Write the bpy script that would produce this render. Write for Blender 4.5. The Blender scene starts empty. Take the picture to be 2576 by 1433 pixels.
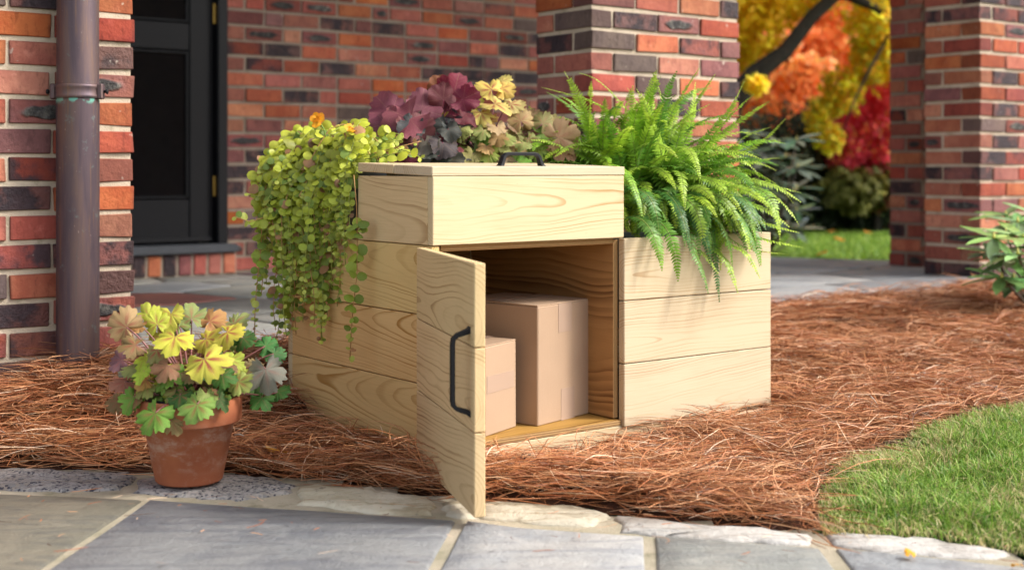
import bpy, math, random
import numpy as np
from mathutils import Vector, Matrix
sc = bpy.context.scene
PI = math.pi
# ------------------------------------------------------------------ camera, world, sun
F = 3350.0; VH = 422.0; CU = 1288.0; CAMZ = 0.59      # calibration, in 2576 x 1433 pixels
cam = bpy.data.cameras.new('camera'); camo = bpy.data.objects.new('camera', cam)
sc.collection.objects.link(camo); sc.camera = camo
camo.location = (0, 0, CAMZ); camo.rotation_euler = (PI/2, 0, 0)
cam.sensor_width = 36; cam.lens = F/2576*36
cam.shift_y = -(716.5-VH)/2576
cam.clip_start = 0.05; cam.clip_end = 600
cam.dof.use_dof = True; cam.dof.focus_distance = 2.75; cam.dof.aperture_fstop = 3.3
SUN_EL = math.radians(41); SUN_DIR = Vector((1.0, -0.12, 0)).normalized()
world = bpy.data.worlds.new('World'); sc.world = world; world.use_nodes = True
wn = world.node_tree.nodes; wl = world.node_tree.links
bg = wn['Background']; sky = wn.new('ShaderNodeTexSky'); sky.sky_type = 'NISHITA'
sky.sun_disc = False; sky.sun_elevation = SUN_EL
sky.sun_rotation = math.atan2(SUN_DIR.x, SUN_DIR.y)
sky.air_density = 1.0; sky.dust_density = 3.0; sky.ozone_density = 0.6
hz = wn.new('ShaderNodeHueSaturation'); hz.inputs['Saturation'].default_value = .45      # hazy, thinly clouded sky
wl.new(sky.outputs[0], hz.inputs['Color']); wl.new(hz.outputs[0], bg.inputs[0]); bg.inputs[1].default_value = 0.15
sun = bpy.data.lights.new('sun', 'SUN'); suno = bpy.data.objects.new('sun', sun)
sc.collection.objects.link(suno)
sun.energy = 1.65; sun.angle = math.radians(12); sun.color = (1.0, 0.95, 0.87)
sd = Vector((SUN_DIR.x*math.cos(SUN_EL), SUN_DIR.y*math.cos(SUN_EL), math.sin(SUN_EL)))
suno.rotation_euler = sd.to_track_quat('Z', 'Y').to_euler(); suno.location = sd*20
vs = sc.view_settings; vs.view_transform = 'Standard'; vs.look = 'None'; vs.gamma = 1
vs.use_curve_mapping = False; vs.exposure = 1.22
sc.cycles.use_denoising = True
sc.cycles.max_bounces = 7; sc.cycles.transparent_max_bounces = 6

# ------------------------------------------------------------------ frames
TH = math.atan2(.6047, .7964)
Rv = Vector((math.cos(TH), math.sin(TH), 0)); Dv = Vector((-math.sin(TH), math.cos(TH), 0))
def px(u, v, y): return Vector(((u-CU)/F*y, y, CAMZ-(v-VH)/F*y))
def gp(u, v, z=0.0):
    y = (CAMZ-z)*F/(v-VH); return Vector(((u-CU)/F*y, y, z))
A0 = Vector((-.157, 2.64, 0)); P0 = Vector((-.927, 3.26, 0))
def BX(r, d, z): return A0+Rv*r+Dv*d+Vector((0, 0, z))
def HX(r, d, z=0): return P0+Rv*r+Dv*d+Vector((0, 0, z))

# ------------------------------------------------------------------ material helper
class NT:
    def __init__(s, name):
        s.m = bpy.data.materials.new(name); s.m.use_nodes = True
        s.t = s.m.node_tree; s.N = s.t.nodes; s.N.clear()
        s.out = s.N.new('ShaderNodeOutputMaterial')
    def put(s, sock, v):
        if isinstance(v, bpy.types.NodeSocket): s.t.links.new(v, sock)
        elif v is not None:
            if hasattr(sock.default_value, '__len__') and not hasattr(v, '__len__'): v = (v,)*len(sock.default_value)
            if hasattr(v, '__len__') and len(sock.default_value) == 4 and len(v) == 3: v = tuple(v)+(1,)
            sock.default_value = v
    def math(s, op, a, b=None, c=None, clamp=False):
        n = s.N.new('ShaderNodeMath'); n.operation = op; n.use_clamp = clamp
        s.put(n.inputs[0], a)
        if b is not None: s.put(n.inputs[1], b)
        if c is not None: s.put(n.inputs[2], c)
        return n.outputs[0]
    def vec(s, op, a, b=None):
        n = s.N.new('ShaderNodeVectorMath'); n.operation = op; s.put(n.inputs[0], a)
        if b is not None:
            if op == 'SCALE': s.put(n.inputs[3], b)
            else: s.put(n.inputs[1], b)
        return n.outputs[1] if op in ('LENGTH', 'DOT_PRODUCT') else n.outputs[0]
    def xyz(s, x, y, z):
        n = s.N.new('ShaderNodeCombineXYZ'); s.put(n.inputs[0], x); s.put(n.inputs[1], y); s.put(n.inputs[2], z); return n.outputs[0]
    def sep(s, v):
        n = s.N.new('ShaderNodeSeparateXYZ'); s.put(n.inputs[0], v); return n.outputs
    def coord(s, k='Object'):
        return s.N.new('ShaderNodeTexCoord').outputs[k]
    def noise(s, v, scale=5, detail=3, rough=.5, col=False, dist=0):
        n = s.N.new('ShaderNodeTexNoise'); s.put(n.inputs['Vector'], v); s.put(n.inputs['Scale'], scale)
        n.inputs['Detail'].default_value = detail; n.inputs['Roughness'].default_value = rough; n.inputs['Distortion'].default_value = dist
        return n.outputs[1 if col else 0]
    def voro(s, v, scale=5, out=0):
        n = s.N.new('ShaderNodeTexVoronoi'); s.put(n.inputs['Vector'], v); s.put(n.inputs['Scale'], scale); return n.outputs[out]
    def ramp(s, f, stops, interp='LINEAR'):
        n = s.N.new('ShaderNodeValToRGB'); s.put(n.inputs[0], f); e = n.color_ramp.elements; n.color_ramp.interpolation = interp
        while len(e) < len(stops): e.new(.5)
        for i, (p, c) in enumerate(stops):
            e[i].position = p; e[i].color = (tuple(c)+(1,)) if hasattr(c, '__len__') else (c, c, c, 1)
        return n.outputs[0]
    def mix(s, f, a, b, mode='MIX'):
        n = s.N.new('ShaderNodeMix'); n.data_type = 'RGBA'; n.blend_type = mode
        s.put(n.inputs[0], f); s.put(n.inputs[6], a); s.put(n.inputs[7], b); return n.outputs[2]
    def smooth(s, v, a, b):
        n = s.N.new('ShaderNodeMapRange'); n.interpolation_type = 'SMOOTHSTEP'
        s.put(n.inputs[0], v); s.put(n.inputs[1], a); s.put(n.inputs[2], b); return n.outputs[0]
    def info(s, k): return s.N.new('ShaderNodeObjectInfo').outputs[k]
    def attr(s, k, out='Color'):
        n = s.N.new('ShaderNodeAttribute'); n.attribute_name = k; return n.outputs[out]
    def bump(s, h, strength=.5, dist=.01):
        n = s.N.new('ShaderNodeBump'); s.put(n.inputs['Height'], h); n.inputs['Strength'].default_value = strength; n.inputs['Distance'].default_value = dist
        return n.outputs[0]
    def hsv(s, c, h=.5, sat=1, v=1):
        n = s.N.new('ShaderNodeHueSaturation'); s.put(n.inputs['Hue'], h); s.put(n.inputs['Saturation'], sat); s.put(n.inputs['Value'], v); s.put(n.inputs['Color'], c); return n.outputs[0]
    def finish(s, col, rough=.7, normal=None, metal=0, spec=None, trans=0, transcol=None, transmission=0, coat=0):
        p = s.N.new('ShaderNodeBsdfPrincipled'); s.put(p.inputs['Base Color'], col); s.put(p.inputs['Roughness'], rough)
        s.put(p.inputs['Metallic'], metal)
        if spec is not None: s.put(p.inputs['Specular IOR Level'], spec)
        if transmission: p.inputs['Transmission Weight'].default_value = transmission
        if coat: p.inputs['Coat Weight'].default_value = coat
        if normal is not None: s.put(p.inputs['Normal'], normal)
        o = p.outputs[0]
        if trans:
            t = s.N.new('ShaderNodeBsdfTranslucent'); s.put(t.inputs[0], transcol if transcol is not None else col)
            mx = s.N.new('ShaderNodeMixShader'); mx.inputs[0].default_value = trans
            s.t.links.new(o, mx.inputs[1]); s.t.links.new(t.outputs[0], mx.inputs[2]); o = mx.outputs[0]
        s.t.links.new(o, s.out.inputs[0]); return s.m

def rnd_off(n, k=37.0):
    r = n.info('Random'); return n.vec('ADD', n.coord('Object'), n.xyz(n.math('MULTIPLY', r, k), n.math('MULTIPLY', r, k*1.7), n.math('MULTIPLY', r, k*.6)))

def wood_mat(name, light, dark, ring=.0066, warp=.02, contrast=1.0, rough=.62, band=(.58, .93)):
    n = NT(name); rn = n.info('Random'); p = n.coord('Object'); x, y, z = n.sep(p)
    r2 = n.math('FRACT', n.math('MULTIPLY', rn, 17.3)); r3 = n.math('FRACT', n.math('MULTIPLY', rn, 71.7))
    seed = n.math('MULTIPLY', rn, 91.0)
    xo = n.math('ADD', x, seed)
    w1 = n.noise(n.xyz(n.math('MULTIPLY', xo, 2.2), n.math('MULTIPLY', y, 3.0), n.math('MULTIPLY', z, 3.0)), 1.0, 2, .4)
    w2 = n.noise(n.xyz(n.math('MULTIPLY', xo, 7), n.math('MULTIPLY', y, 18.0), n.math('MULTIPLY', z, 18.0)), 1.0, 2, .5)
    y0 = n.math('MULTIPLY', n.math('SUBTRACT', r2, .5), .11)
    z0 = n.math('ADD', .018, n.math('MULTIPLY', r3, .05))
    dy = n.math('SUBTRACT', y, y0); dz = n.math('SUBTRACT', z, z0)
    rad = n.math('SQRT', n.math('ADD', n.math('MULTIPLY', dy, dy), n.math('MULTIPLY', dz, dz)))
    rad = n.math('ADD', rad, n.math('MULTIPLY', n.math('SUBTRACT', w1, .5), warp*2.6))
    rad = n.math('ADD', rad, n.math('MULTIPLY', n.math('SUBTRACT', w2, .5), warp*.35))
    rad = n.math('ADD', rad, n.math('MULTIPLY', x, n.math('MULTIPLY', n.math('SUBTRACT', r2, .4), .16)))
    q = n.math('DIVIDE', rad, ring)
    q = n.math('ADD', q, n.math('MULTIPLY', n.noise(n.xyz(seed, q, 0), .6, 1), 1.4))
    fr = n.math('FRACT', q)
    late = n.math('MULTIPLY', n.smooth(fr, band[0], band[1]), n.math('SUBTRACT', 1.0, n.smooth(fr, .955, 1.0)))
    vary = n.noise(n.xyz(seed, n.math('MULTIPLY', q, .35), n.math('MULTIPLY', x, 2)), 1.0, 2)
    late = n.math('MULTIPLY', late, n.math('ADD', .05, n.math('MULTIPLY', n.smooth(vary, .35, .7), 1.0)))
    fib = n.noise(n.xyz(n.math('MULTIPLY', xo, 9), n.math('MULTIPLY', y, 420), n.math('MULTIPLY', z, 420)), 1.0, 3, .6)
    fib2 = n.noise(n.xyz(n.math('MULTIPLY', xo, 40), n.math('MULTIPLY', y, 1400), n.math('MULTIPLY', z, 1400)), 1.0, 2, .6)
    blot = n.noise(n.xyz(n.math('MULTIPLY', xo, 4), n.math('MULTIPLY', y, 13), n.math('MULTIPLY', z, 13)), 1.0, 3, .6)
    f = n.math('ADD', n.math('MULTIPLY', late, .72*contrast), n.math('MULTIPLY', n.math('SUBTRACT', fib, .5), .5))
    f = n.math('ADD', f, n.math('MULTIPLY', n.math('SUBTRACT', blot, .45), .55*contrast), clamp=True)
    c = n.mix(f, light, dark)
    c = n.hsv(c, n.math('ADD', .493, n.math('MULTIPLY', r3, .014)), n.math('ADD', .9, n.math('MULTIPLY', r2, .22)), n.math('ADD', .93, n.math('MULTIPLY', rn, .12)))
    speck = n.smooth(n.noise(n.vec('MULTIPLY', p, (60, 300, 300)), 1, 2), .74, .8)
    c = n.mix(n.math('MULTIPLY', speck, .35), c, (.12, .07, .035))
    h = n.math('ADD', n.math('MULTIPLY', fib, .6), n.math('ADD', n.math('MULTIPLY', late, .25), n.math('MULTIPLY', fib2, .3)))
    return n.finish(c, rough, n.bump(h, .35, .0012), spec=.25)
M = {}
M['wood'] = wood_mat('pine_wood', (.545, .445, .285), (.35, .21, .085), contrast=1.2)
M['wood_shaded'] = wood_mat('pine_wood_shaded', (.62, .435, .215), (.30, .15, .042), contrast=1.1)  # same pine, with the warm tone of the shaded boards put into the colour
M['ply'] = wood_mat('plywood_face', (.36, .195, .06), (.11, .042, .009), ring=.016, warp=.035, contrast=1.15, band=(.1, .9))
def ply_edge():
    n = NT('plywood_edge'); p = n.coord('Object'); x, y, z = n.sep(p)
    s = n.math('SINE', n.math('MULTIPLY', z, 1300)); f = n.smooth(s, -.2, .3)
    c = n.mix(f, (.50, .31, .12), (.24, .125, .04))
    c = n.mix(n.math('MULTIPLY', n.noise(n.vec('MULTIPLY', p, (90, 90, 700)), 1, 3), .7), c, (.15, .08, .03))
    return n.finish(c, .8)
M['plyedge'] = ply_edge()

def brick_mat(name, c1, c2, c3=None, oval=None, rough=.85, bumpy=.5, pit=.3):
    n = NT(name); p = rnd_off(n); rn = n.info('Random')
    a = n.noise(p, 14, 4, .6); b = n.noise(p, 90, 4, .65); big = n.noise(p, 5, 2)
    c = n.mix(n.smooth(n.math('ADD', n.math('MULTIPLY', a, .75), n.math('MULTIPLY', big, .25)), .36, .62), c1, c2); c = n.mix(n.math('MULTIPLY', n.smooth(n.noise(n.vec('MULTIPLY', p, (1, 1, .35)), 60, 4, .7), .50, .68), .5), c, tuple(k*.45 for k in c2)); c = n.mix(n.math('MULTIPLY', n.smooth(n.noise(p, 24, 4, .7), .58, .74), .35), c, tuple(min(1, k*1.5+.05) for k in c1))
    g = n.sep(n.coord('Generated'))
    ex = n.math('ABSOLUTE', n.math('SUBTRACT', g[0], .5)); ez = n.math('ABSOLUTE', n.math('SUBTRACT', g[2], .5))
    if c3 is not None:   # scorched ends / patches
        m = n.smooth(n.math('ADD', a, n.math('MULTIPLY', ex, .35)), .55, .72); c = n.mix(n.math('MULTIPLY', m, .9), c, c3)
    h = n.math('MULTIPLY', b, .5)
    if oval is not None:
        d = n.math('SQRT', n.math('ADD', n.math('POWER', n.math('DIVIDE', ex, .40), 2.0), n.math('POWER', n.math('DIVIDE', ez, .30), 2.0)))
        d = n.math('ADD', d, n.math('MULTIPLY', n.math('SUBTRACT', n.noise(p, 22, 3), .5), 1.1))
        m = n.math('SUBTRACT', 1.0, n.smooth(d, .72, 1.05))
        oc = n.mix(n.smooth(n.noise(p, 30, 4, .7), .45, .7), oval, (.16, .15, .13))
        c = n.mix(m, c, oc); h = n.math('ADD', h, n.math('MULTIPLY', m, n.noise(p, 55, 4, .7)))
    edge = n.math('MAXIMUM', n.smooth(ex, .44, .5), n.smooth(ez, .38, .5))
    c = n.mix(n.math('MULTIPLY', edge, .35), c, (.07, .035, .028))
    sp = n.smooth(b, .62, .74); c = n.mix(n.math('MULTIPLY', sp, pit), c, (.05, .028, .025))
    ch = n.smooth(n.noise(p, 46, 2), .71, .76); c = n.mix(n.math('MULTIPLY', ch, .5), c, (.5, .44, .36))
    c = n.hsv(c, n.math('ADD', .492, n.math('MULTIPLY', rn, .016)), n.math('ADD', .84, n.math('MULTIPLY', n.math('FRACT', n.math('MULTIPLY', rn, 7.7)), .26)), n.math('ADD', .78, n.math('MULTIPLY', n.math('FRACT', n.math('MULTIPLY', rn, 31.1)), .45)))
    return n.finish(c, rough, n.bump(n.math('ADD', h, n.math('MULTIPLY', a, .5)), bumpy*1.5, .008), spec=.3)
BR = {
 'red': brick_mat('brick_red', (.35, .095, .060), (.27, .068, .048)),
 'orange': brick_mat('brick_orange', (.46, .155, .075), (.35, .095, .048)),
 'plum': brick_mat('brick_plum', (.22, .082, .074), (.15, .056, .054)),
 'dark': brick_mat('brick_dark', (.048, .028, .032), (.024, .017, .022), (.15, .06, .05), bumpy=1.0, rough=.7),
 'brown': brick_mat('brick_brown', (.16, .11, .09), (.12, .08, .072)),
 'scorch': brick_mat('brick_scorched', (.27, .075, .05), (.16, .055, .05), (.045, .03, .034), bumpy=.8),
 'oval': brick_mat('brick_oval_burn', (.20, .065, .06), (.25, .07, .05), oval=(.04, .036, .036), bumpy=.8),
}
BW = ['red']*33+['orange']*29+['plum']*6+['dark']*14+['brown']*6+['scorch']*8+['oval']*9
def mortar_mat(name, c1, c2):
    n = NT(name); p = n.coord('Object')
    a = n.noise(p, 9, 4, .6); b = n.noise(p, 220, 3, .7)
    c = n.mix(n.smooth(a, .3, .7), c1, c2); c = n.mix(n.math('MULTIPLY', n.smooth(b, .6, .75), .35), c, (.2, .15, .11)); c = n.mix(n.math('MULTIPLY', n.smooth(n.noise(p, 16, 5, .75), .52, .68), .5), c, tuple(k*q for k, q in zip(c2, (.48, .50, .38))))
    return n.finish(c, .95, n.bump(n.math('ADD', b, n.math('MULTIPLY', a, 2)), .7, .004), spec=.15)
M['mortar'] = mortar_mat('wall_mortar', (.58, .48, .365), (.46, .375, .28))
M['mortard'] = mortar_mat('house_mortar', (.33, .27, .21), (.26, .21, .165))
M['bed'] = mortar_mat('path_mortar', (.42, .36, .27), (.30, .27, .19))

def stone_mat(name, c1, c2, c3, fine=140, sheen=.55, grain=None):
    n = NT(name); p = rnd_off(n); rn = n.info('Random')
    a = n.noise(p, 3.2, 4, .6, dist=.6); b = n.noise(p, fine, 3, .7); st = n.noise(n.vec('MULTIPLY', p, (3, 16, 8)), 1.4, 4, .65, dist=.8)
    c = n.mix(n.smooth(a, .38, .62), c1, c2); c = n.mix(n.math('MULTIPLY', n.smooth(st, .48, .64), .7), c, c3); c = n.mix(n.math('MULTIPLY', n.smooth(n.noise(p, 7.5, 5, .7, dist=1.2), .54, .68), .4), c, tuple(k*1.35 for k in c2))
    c = n.mix(n.math('MULTIPLY', n.smooth(b, .66, .74), .35), c, (.45, .43, .40))
    c = n.mix(n.math('MULTIPLY', n.smooth(n.noise(p, 38, 4, .7), .62, .72), .6), c, (.07, .062, .06)); c = n.mix(n.math('MULTIPLY', n.smooth(n.noise(p, 11, 5, .75), .52, .66), .45), c, c3)
    if grain:
        v = n.voro(p, 210, 1); lum = n.sep(v)[0]
        c = n.mix(n.smooth(lum, .45, .6), c, grain); c = n.mix(n.smooth(lum, .80, .88), c, (.03, .03, .045))
    c = n.hsv(c, .5, 1, n.math('ADD', .88, n.math('MULTIPLY', rn, .24)))
    h = n.math('ADD', n.math('MULTIPLY', st, .9), n.math('ADD', n.math('MULTIPLY', b, .3), n.math('ADD', a, n.math('MULTIPLY', n.noise(p, 28, 5, .7), .8))))
    return n.finish(c, sheen, n.bump(h, .75, .009), spec=.35)
M['blue'] = stone_mat('bluestone', (.172, .180, .190), (.225, .226, .224), (.125, .129, .146))
M['bluepale'] = stone_mat('bluestone_pale', (.26, .27, .278), (.32, .31, .295), (.19, .196, .21))
M['greenst'] = stone_mat('bluestone_green', (.21, .215, .20), (.27, .26, .23), (.15, .155, .155))
M['olive'] = stone_mat('bluestone_olive', (.135, .128, .10), (.185, .165, .125), (.105, .102, .09))
M['redst'] = stone_mat('flagstone_red', (.26, .10, .075), (.21, .085, .07), (.14, .08, .075))
M['purst'] = stone_mat('flagstone_purple', (.11, .09, .105), (.15, .12, .13), (.09, .08, .095))
M['cream'] = stone_mat('kerb_cream', (.50, .45, .35), (.41, .36, .26), (.24, .19, .11), 90, .85)
M['white'] = stone_mat('kerb_white', (.54, .51, .47), (.45, .42, .38), (.29, .25, .21), 90, .85)
M['granite'] = stone_mat('kerb_granite', (.34, .31, .28), (.28, .26, .25), (.21, .17, .13), 160, .7, grain=(.19, .18, .175))

def plain(name, col, rough=.6, metal=0, ns=30, amt=.15, bumps=.15, spec=None, bd=.002):
    n = NT(name); p = rnd_off(n, 5); a = n.noise(p, ns, 4, .6)
    c = n.mix(n.math('MULTIPLY', n.smooth(a, .35, .7), amt*2), col, tuple(k*.6 for k in col))
    return n.finish(c, rough, n.bump(a, bumps, bd), metal, spec)
M['black'] = plain('black_metal', (.007, .007, .009), .5, 0, 200, .1, .1, spec=.25)
M['doorpaint'] = plain('black_door_paint', (.006, .006, .008), .42, 0, 40, .1, .1, spec=.22)
M['threshold'] = plain('slate_threshold', (.045, .05, .06), .6, 0, 20, .2, .3)
M['brass'] = plain('brass', (.55, .33, .08), .35, 1, 60)
M['room'] = plain('dark_room', (.02, .017, .015), .9)
M['ceil'] = plain('shade_roof_paint', (.7, .69, .66), .8)
M['potgrey'] = plain('grey_plastic', (.24, .27, .32), .45, 0, 20, .1, .1)
M['soil'] = plain('potting_soil', (.035, .022, .014), 1.0, 0, 150, .4, 1.0, bd=.01)
M['bark'] = plain('bark', (.035, .027, .020), .95, 0, 40, .4, 1.0, bd=.02)
M['twig'] = plain('twig', (.16, .09, .05), .8, 0, 100, .3, .3)
def glassm():
    n = NT('window_glass'); return n.finish((.004, .004, .005), .03, None, 0, .35)
M['glass'] = glassm()
def copper():
    n = NT('weathered_copper'); p = n.coord('Object'); s = n.vec('MULTIPLY', p, (22, 22, 2.2))
    a = n.noise(s, 1.2, 5, .65, dist=.5); b = n.noise(n.vec('MULTIPLY', p, (60, 60, 3.5)), 1.4, 4, .7)
    c = n.ramp(a, [(.3, (.060, .045, .058)), (.48, (.098, .068, .078)), (.62, (.135, .088, .080)), (.8, (.085, .078, .085))])
    c = n.mix(n.math('MULTIPLY', n.smooth(b, .55, .68), .5), c, (.19, .11, .065))
    vg = n.math('MULTIPLY', n.smooth(n.noise(p, 26, 4, .7), .60, .70), .42); c = n.mix(vg, c, (.15, .21, .20))
    sc_ = n.smooth(n.noise(n.vec('MULTIPLY', p, (160, 160, 70)), 1, 2), .72, .77); c = n.mix(n.math('MULTIPLY', sc_, .5), c, (.38, .30, .28))
    z = n.sep(p)[2]
    ring = n.math('MULTIPLY', n.smooth(z, .735, .748), n.math('SUBTRACT', 1.0, n.smooth(z, .748, .754)))
    c = n.mix(n.math('MULTIPLY', ring, n.smooth(n.noise(p, 40, 2), .45, .55)), c, (.16, .42, .34))
    return n.finish(c, n.math('ADD', .38, n.math('MULTIPLY', b, .25)), n.bump(a, .12, .003), .55, .4)
M['copper'] = copper()
def terracotta():
    n = NT('terracotta'); p = n.coord('Object'); a = n.noise(p, 9, 4, .6); b = n.noise(p, 70, 4, .7)
    sm = n.noise(n.vec('MULTIPLY', p, (14, 14, 26)), 1, 5, .75)
    c = n.mix(n.smooth(a, .35, .65), (.40, .135, .062), (.32, .10, .048))
    z = n.sep(p)[2]; band = n.math('MULTIPLY', n.smooth(z, .015, .06), n.math('SUBTRACT', 1.0, n.smooth(z, .09, .128)))
    c = n.mix(n.math('MULTIPLY', n.math('MULTIPLY', n.smooth(sm, .46, .68), band), .6), c, (.56, .43, .35)); c = n.mix(n.math('MULTIPLY', n.smooth(n.noise(p, 32, 5, .75), .55, .72), .25), c, (.50, .34, .26))
    c = n.mix(n.math('MULTIPLY', n.smooth(b, .64, .72), .3), c, (.12, .05, .03))
    return n.finish(c, .8, n.bump(n.math('ADD', b, a), .2, .002), spec=.25)
M['terra'] = terracotta()
def kraft():
    n = NT('kraft_cardboard'); p = rnd_off(n, 5); a = n.noise(p, 500, 3, .7); b = n.noise(p, 4, 3); fl = n.noise(n.vec('MULTIPLY', n.coord('Object'), (1, 1, .02)), 330, 1)
    c = n.mix(n.smooth(b, .3, .7), (.38, .262, .175), (.33, .225, .148)); c = n.mix(n.math('MULTIPLY', n.smooth(a, .55, .75), .4), c, (.50, .37, .27))
    return n.finish(c, .75, n.bump(n.math('ADD', fl, a), .15, .001), spec=.2)
M['kraft'] = kraft()
def tapem():
    n = NT('packing_tape'); return n.finish((.38, .27, .20), .25, n.bump(n.noise(n.coord('Object'), 60, 2), .1, .001), spec=.5)
M['tape'] = tapem()

def leaf_mat(name, rough=.5, trans=.3, vein=0.0, redc=(.30, .035, .03), bumpk=.3, spec=.4):
    """colour = vertex colour 'Col' x object colour; object alpha = strength of the red centre"""
    n = NT(name); base = n.mix(1.0, n.attr('Col'), n.info('Color'), 'MULTIPLY')
    p = rnd_off(n); ns = n.noise(p, 130, 3, .6); big = n.noise(p, 34, 2)
    c = n.hsv(base, n.math('ADD', .485, n.math('MULTIPLY', big, .03)), 1, n.math('ADD', .72, n.math('MULTIPLY', ns, .56)))
    h = ns
    if vein:
        n2 = n.N.new('ShaderNodeUVMap'); u, v, _ = n.sep(n2.outputs[0])
        # u = angle in lobes, v = radius
        d = n.math('ABSOLUTE', n.math('SUBTRACT', n.math('FRACT', u), .5))
        wid = n.math('SUBTRACT', .50, n.math('MULTIPLY', v, .36))
        red = n.math('SUBTRACT', 1.0, n.smooth(n.math('ADD', d, n.math('MULTIPLY', n.math('SUBTRACT', big, .5), .3)), 0.0, wid))
        red = n.math('MULTIPLY', red, n.math('SUBTRACT', 1.0, n.smooth(n.math('ADD', v, n.math('MULTIPLY', n.math('SUBTRACT', ns, .5), .5)), .30, .90)))
        alp = n.N.new('ShaderNodeObjectInfo').outputs['Alpha']
        c = n.mix(n.math('MULTIPLY', red, alp, clamp=True), c, redc)
        sv = n.math('SUBTRACT', 1.0, n.smooth(n.math('MULTIPLY', d, n.math('ADD', v, .15)), .004, .022))
        sec = n.math('SUBTRACT', 1.0, n.smooth(n.math('ABSOLUTE', n.math('SUBTRACT', n.math('FRACT', n.math('ADD', n.math('MULTIPLY', v, 5.0), n.math('MULTIPLY', d, -5.0))), .5)), .02, .09))
        vv = n.math('MAXIMUM', sv, n.math('MULTIPLY', sec, .45))
        c = n.mix(n.math('MULTIPLY', vv, .30), c, (.42, .26, .16)); h = n.math('SUBTRACT', ns, n.math('MULTIPLY', vv, 1.2))
    return n.finish(c, rough, n.bump(h, bumpk, .002), 0, spec, trans)
M['heuch'] = leaf_mat('heuchera_leaf', .6, .25, vein=1, spec=.3)
M['jenny'] = leaf_mat('jenny_leaf', .45, .35)
M['fern'] = leaf_mat('fern_leaf', .42, .30)
M['rhodo'] = leaf_mat('rhododendron_leaf', .35, .1, spec=.5)
M['petal'] = leaf_mat('pansy_petal', .5, .35)
M['grass'] = leaf_mat('grass_blade', .5, .3, bumpk=.0)
M['needle'] = leaf_mat('pine_needle', .55, .08, bumpk=.0, spec=.35)
M['treeleaf'] = leaf_mat('tree_leaf', .6, .5, bumpk=.0)
M['stem'] = leaf_mat('plant_stem', .5, .05)
def groundm(name, c1, c2, sc1=6, sc2=160, b=1.0):
    n = NT(name); p = n.coord('Object'); a = n.noise(p, sc1, 4, .6); f = n.noise(p, sc2, 4, .7)
    c = n.mix(n.smooth(a, .3, .7), c1, c2); c = n.mix(n.math('MULTIPLY', f, .6), c, tuple(k*.35 for k in c1))
    return n.finish(c, .95, n.bump(f, b, .015), spec=.1)
M['soilbed'] = groundm('mulch_underlay', (.07, .03, .018), (.04, .018, .011), 12, 90)
M['turf'] = groundm('turf', (.06, .10, .02), (.085, .10, .03), 8, 200)
M['meadow'] = groundm('far_lawn_ground', (.07, .13, .025), (.09, .15, .035), 3, 60)

# ------------------------------------------------------------------ mesh helpers
col = sc.collection
def link(o, parent=None, keep=False):
    col.objects.link(o)
    if parent is not None: o.parent = parent
    return o
def mesh(name, V, Fc, mat, smooth=False, colr=None, uv=None):
    me = bpy.data.meshes.new(name); me.from_pydata([tuple(v) for v in V], [], Fc)
    if mat is not None: me.materials.append(mat)
    if smooth: me.polygons.foreach_set('use_smooth', [True]*len(me.polygons))
    if colr is not None:
        a = me.color_attributes.new('Col', 'FLOAT_COLOR', 'POINT')
        arr = np.ones((len(V), 4), 'f'); arr[:, :3] = colr; a.data.foreach_set('color', arr.ravel())
    if uv is not None:
        l = me.uv_layers.new(name='UVMap'); vi = np.zeros(len(me.loops), 'i'); me.loops.foreach_get('vertex_index', vi)
        l.data.foreach_set('uv', np.array(uv, 'f')[vi].ravel())
    me.update(); return me
def fastmesh(name, V, Q, mat, colr=None, smooth=False):
    """V (n,3) array, Q (m,k) index array of equal polygons"""
    me = bpy.data.meshes.new(name); V = np.asarray(V, 'f'); Q = np.asarray(Q, 'i'); m, k = Q.shape
    me.vertices.add(len(V)); me.vertices.foreach_set('co', V.ravel())
    me.loops.add(m*k); me.loops.foreach_set('vertex_index', Q.ravel())
    me.polygons.add(m); me.polygons.foreach_set('loop_start', np.arange(0, m*k, k, dtype='i'))
    me.update(calc_edges=True)
    if smooth: me.polygons.foreach_set('use_smooth', np.ones(m, bool))
    me.materials.append(mat)
    if colr is not None:
        a = me.color_attributes.new('Col', 'FLOAT_COLOR', 'POINT')
        arr = np.ones((len(V), 4), 'f'); arr[:, :3] = colr; a.data.foreach_set('color', arr.ravel())
    return me
def obj(name, me, parent=None, loc=(0, 0, 0), rot=(0, 0, 0), mat4=None):
    o = bpy.data.objects.new(name, me)
    if mat4 is not None: o.matrix_local = mat4
    else: o.location = loc; o.rotation_euler = rot
    return link(o, parent)
def tag(o, label=None, cat=None, group=None, kind=None):
    for k, v in (('label', label), ('category', cat), ('group', group), ('kind', kind)):
        if v: o[k] = v
    return o
def empty(name, loc, rz=0):
    o = bpy.data.objects.new(name, None); o.empty_display_size = .05; o.location = loc; o.rotation_euler = (0, 0, rz); return link(o)
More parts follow.
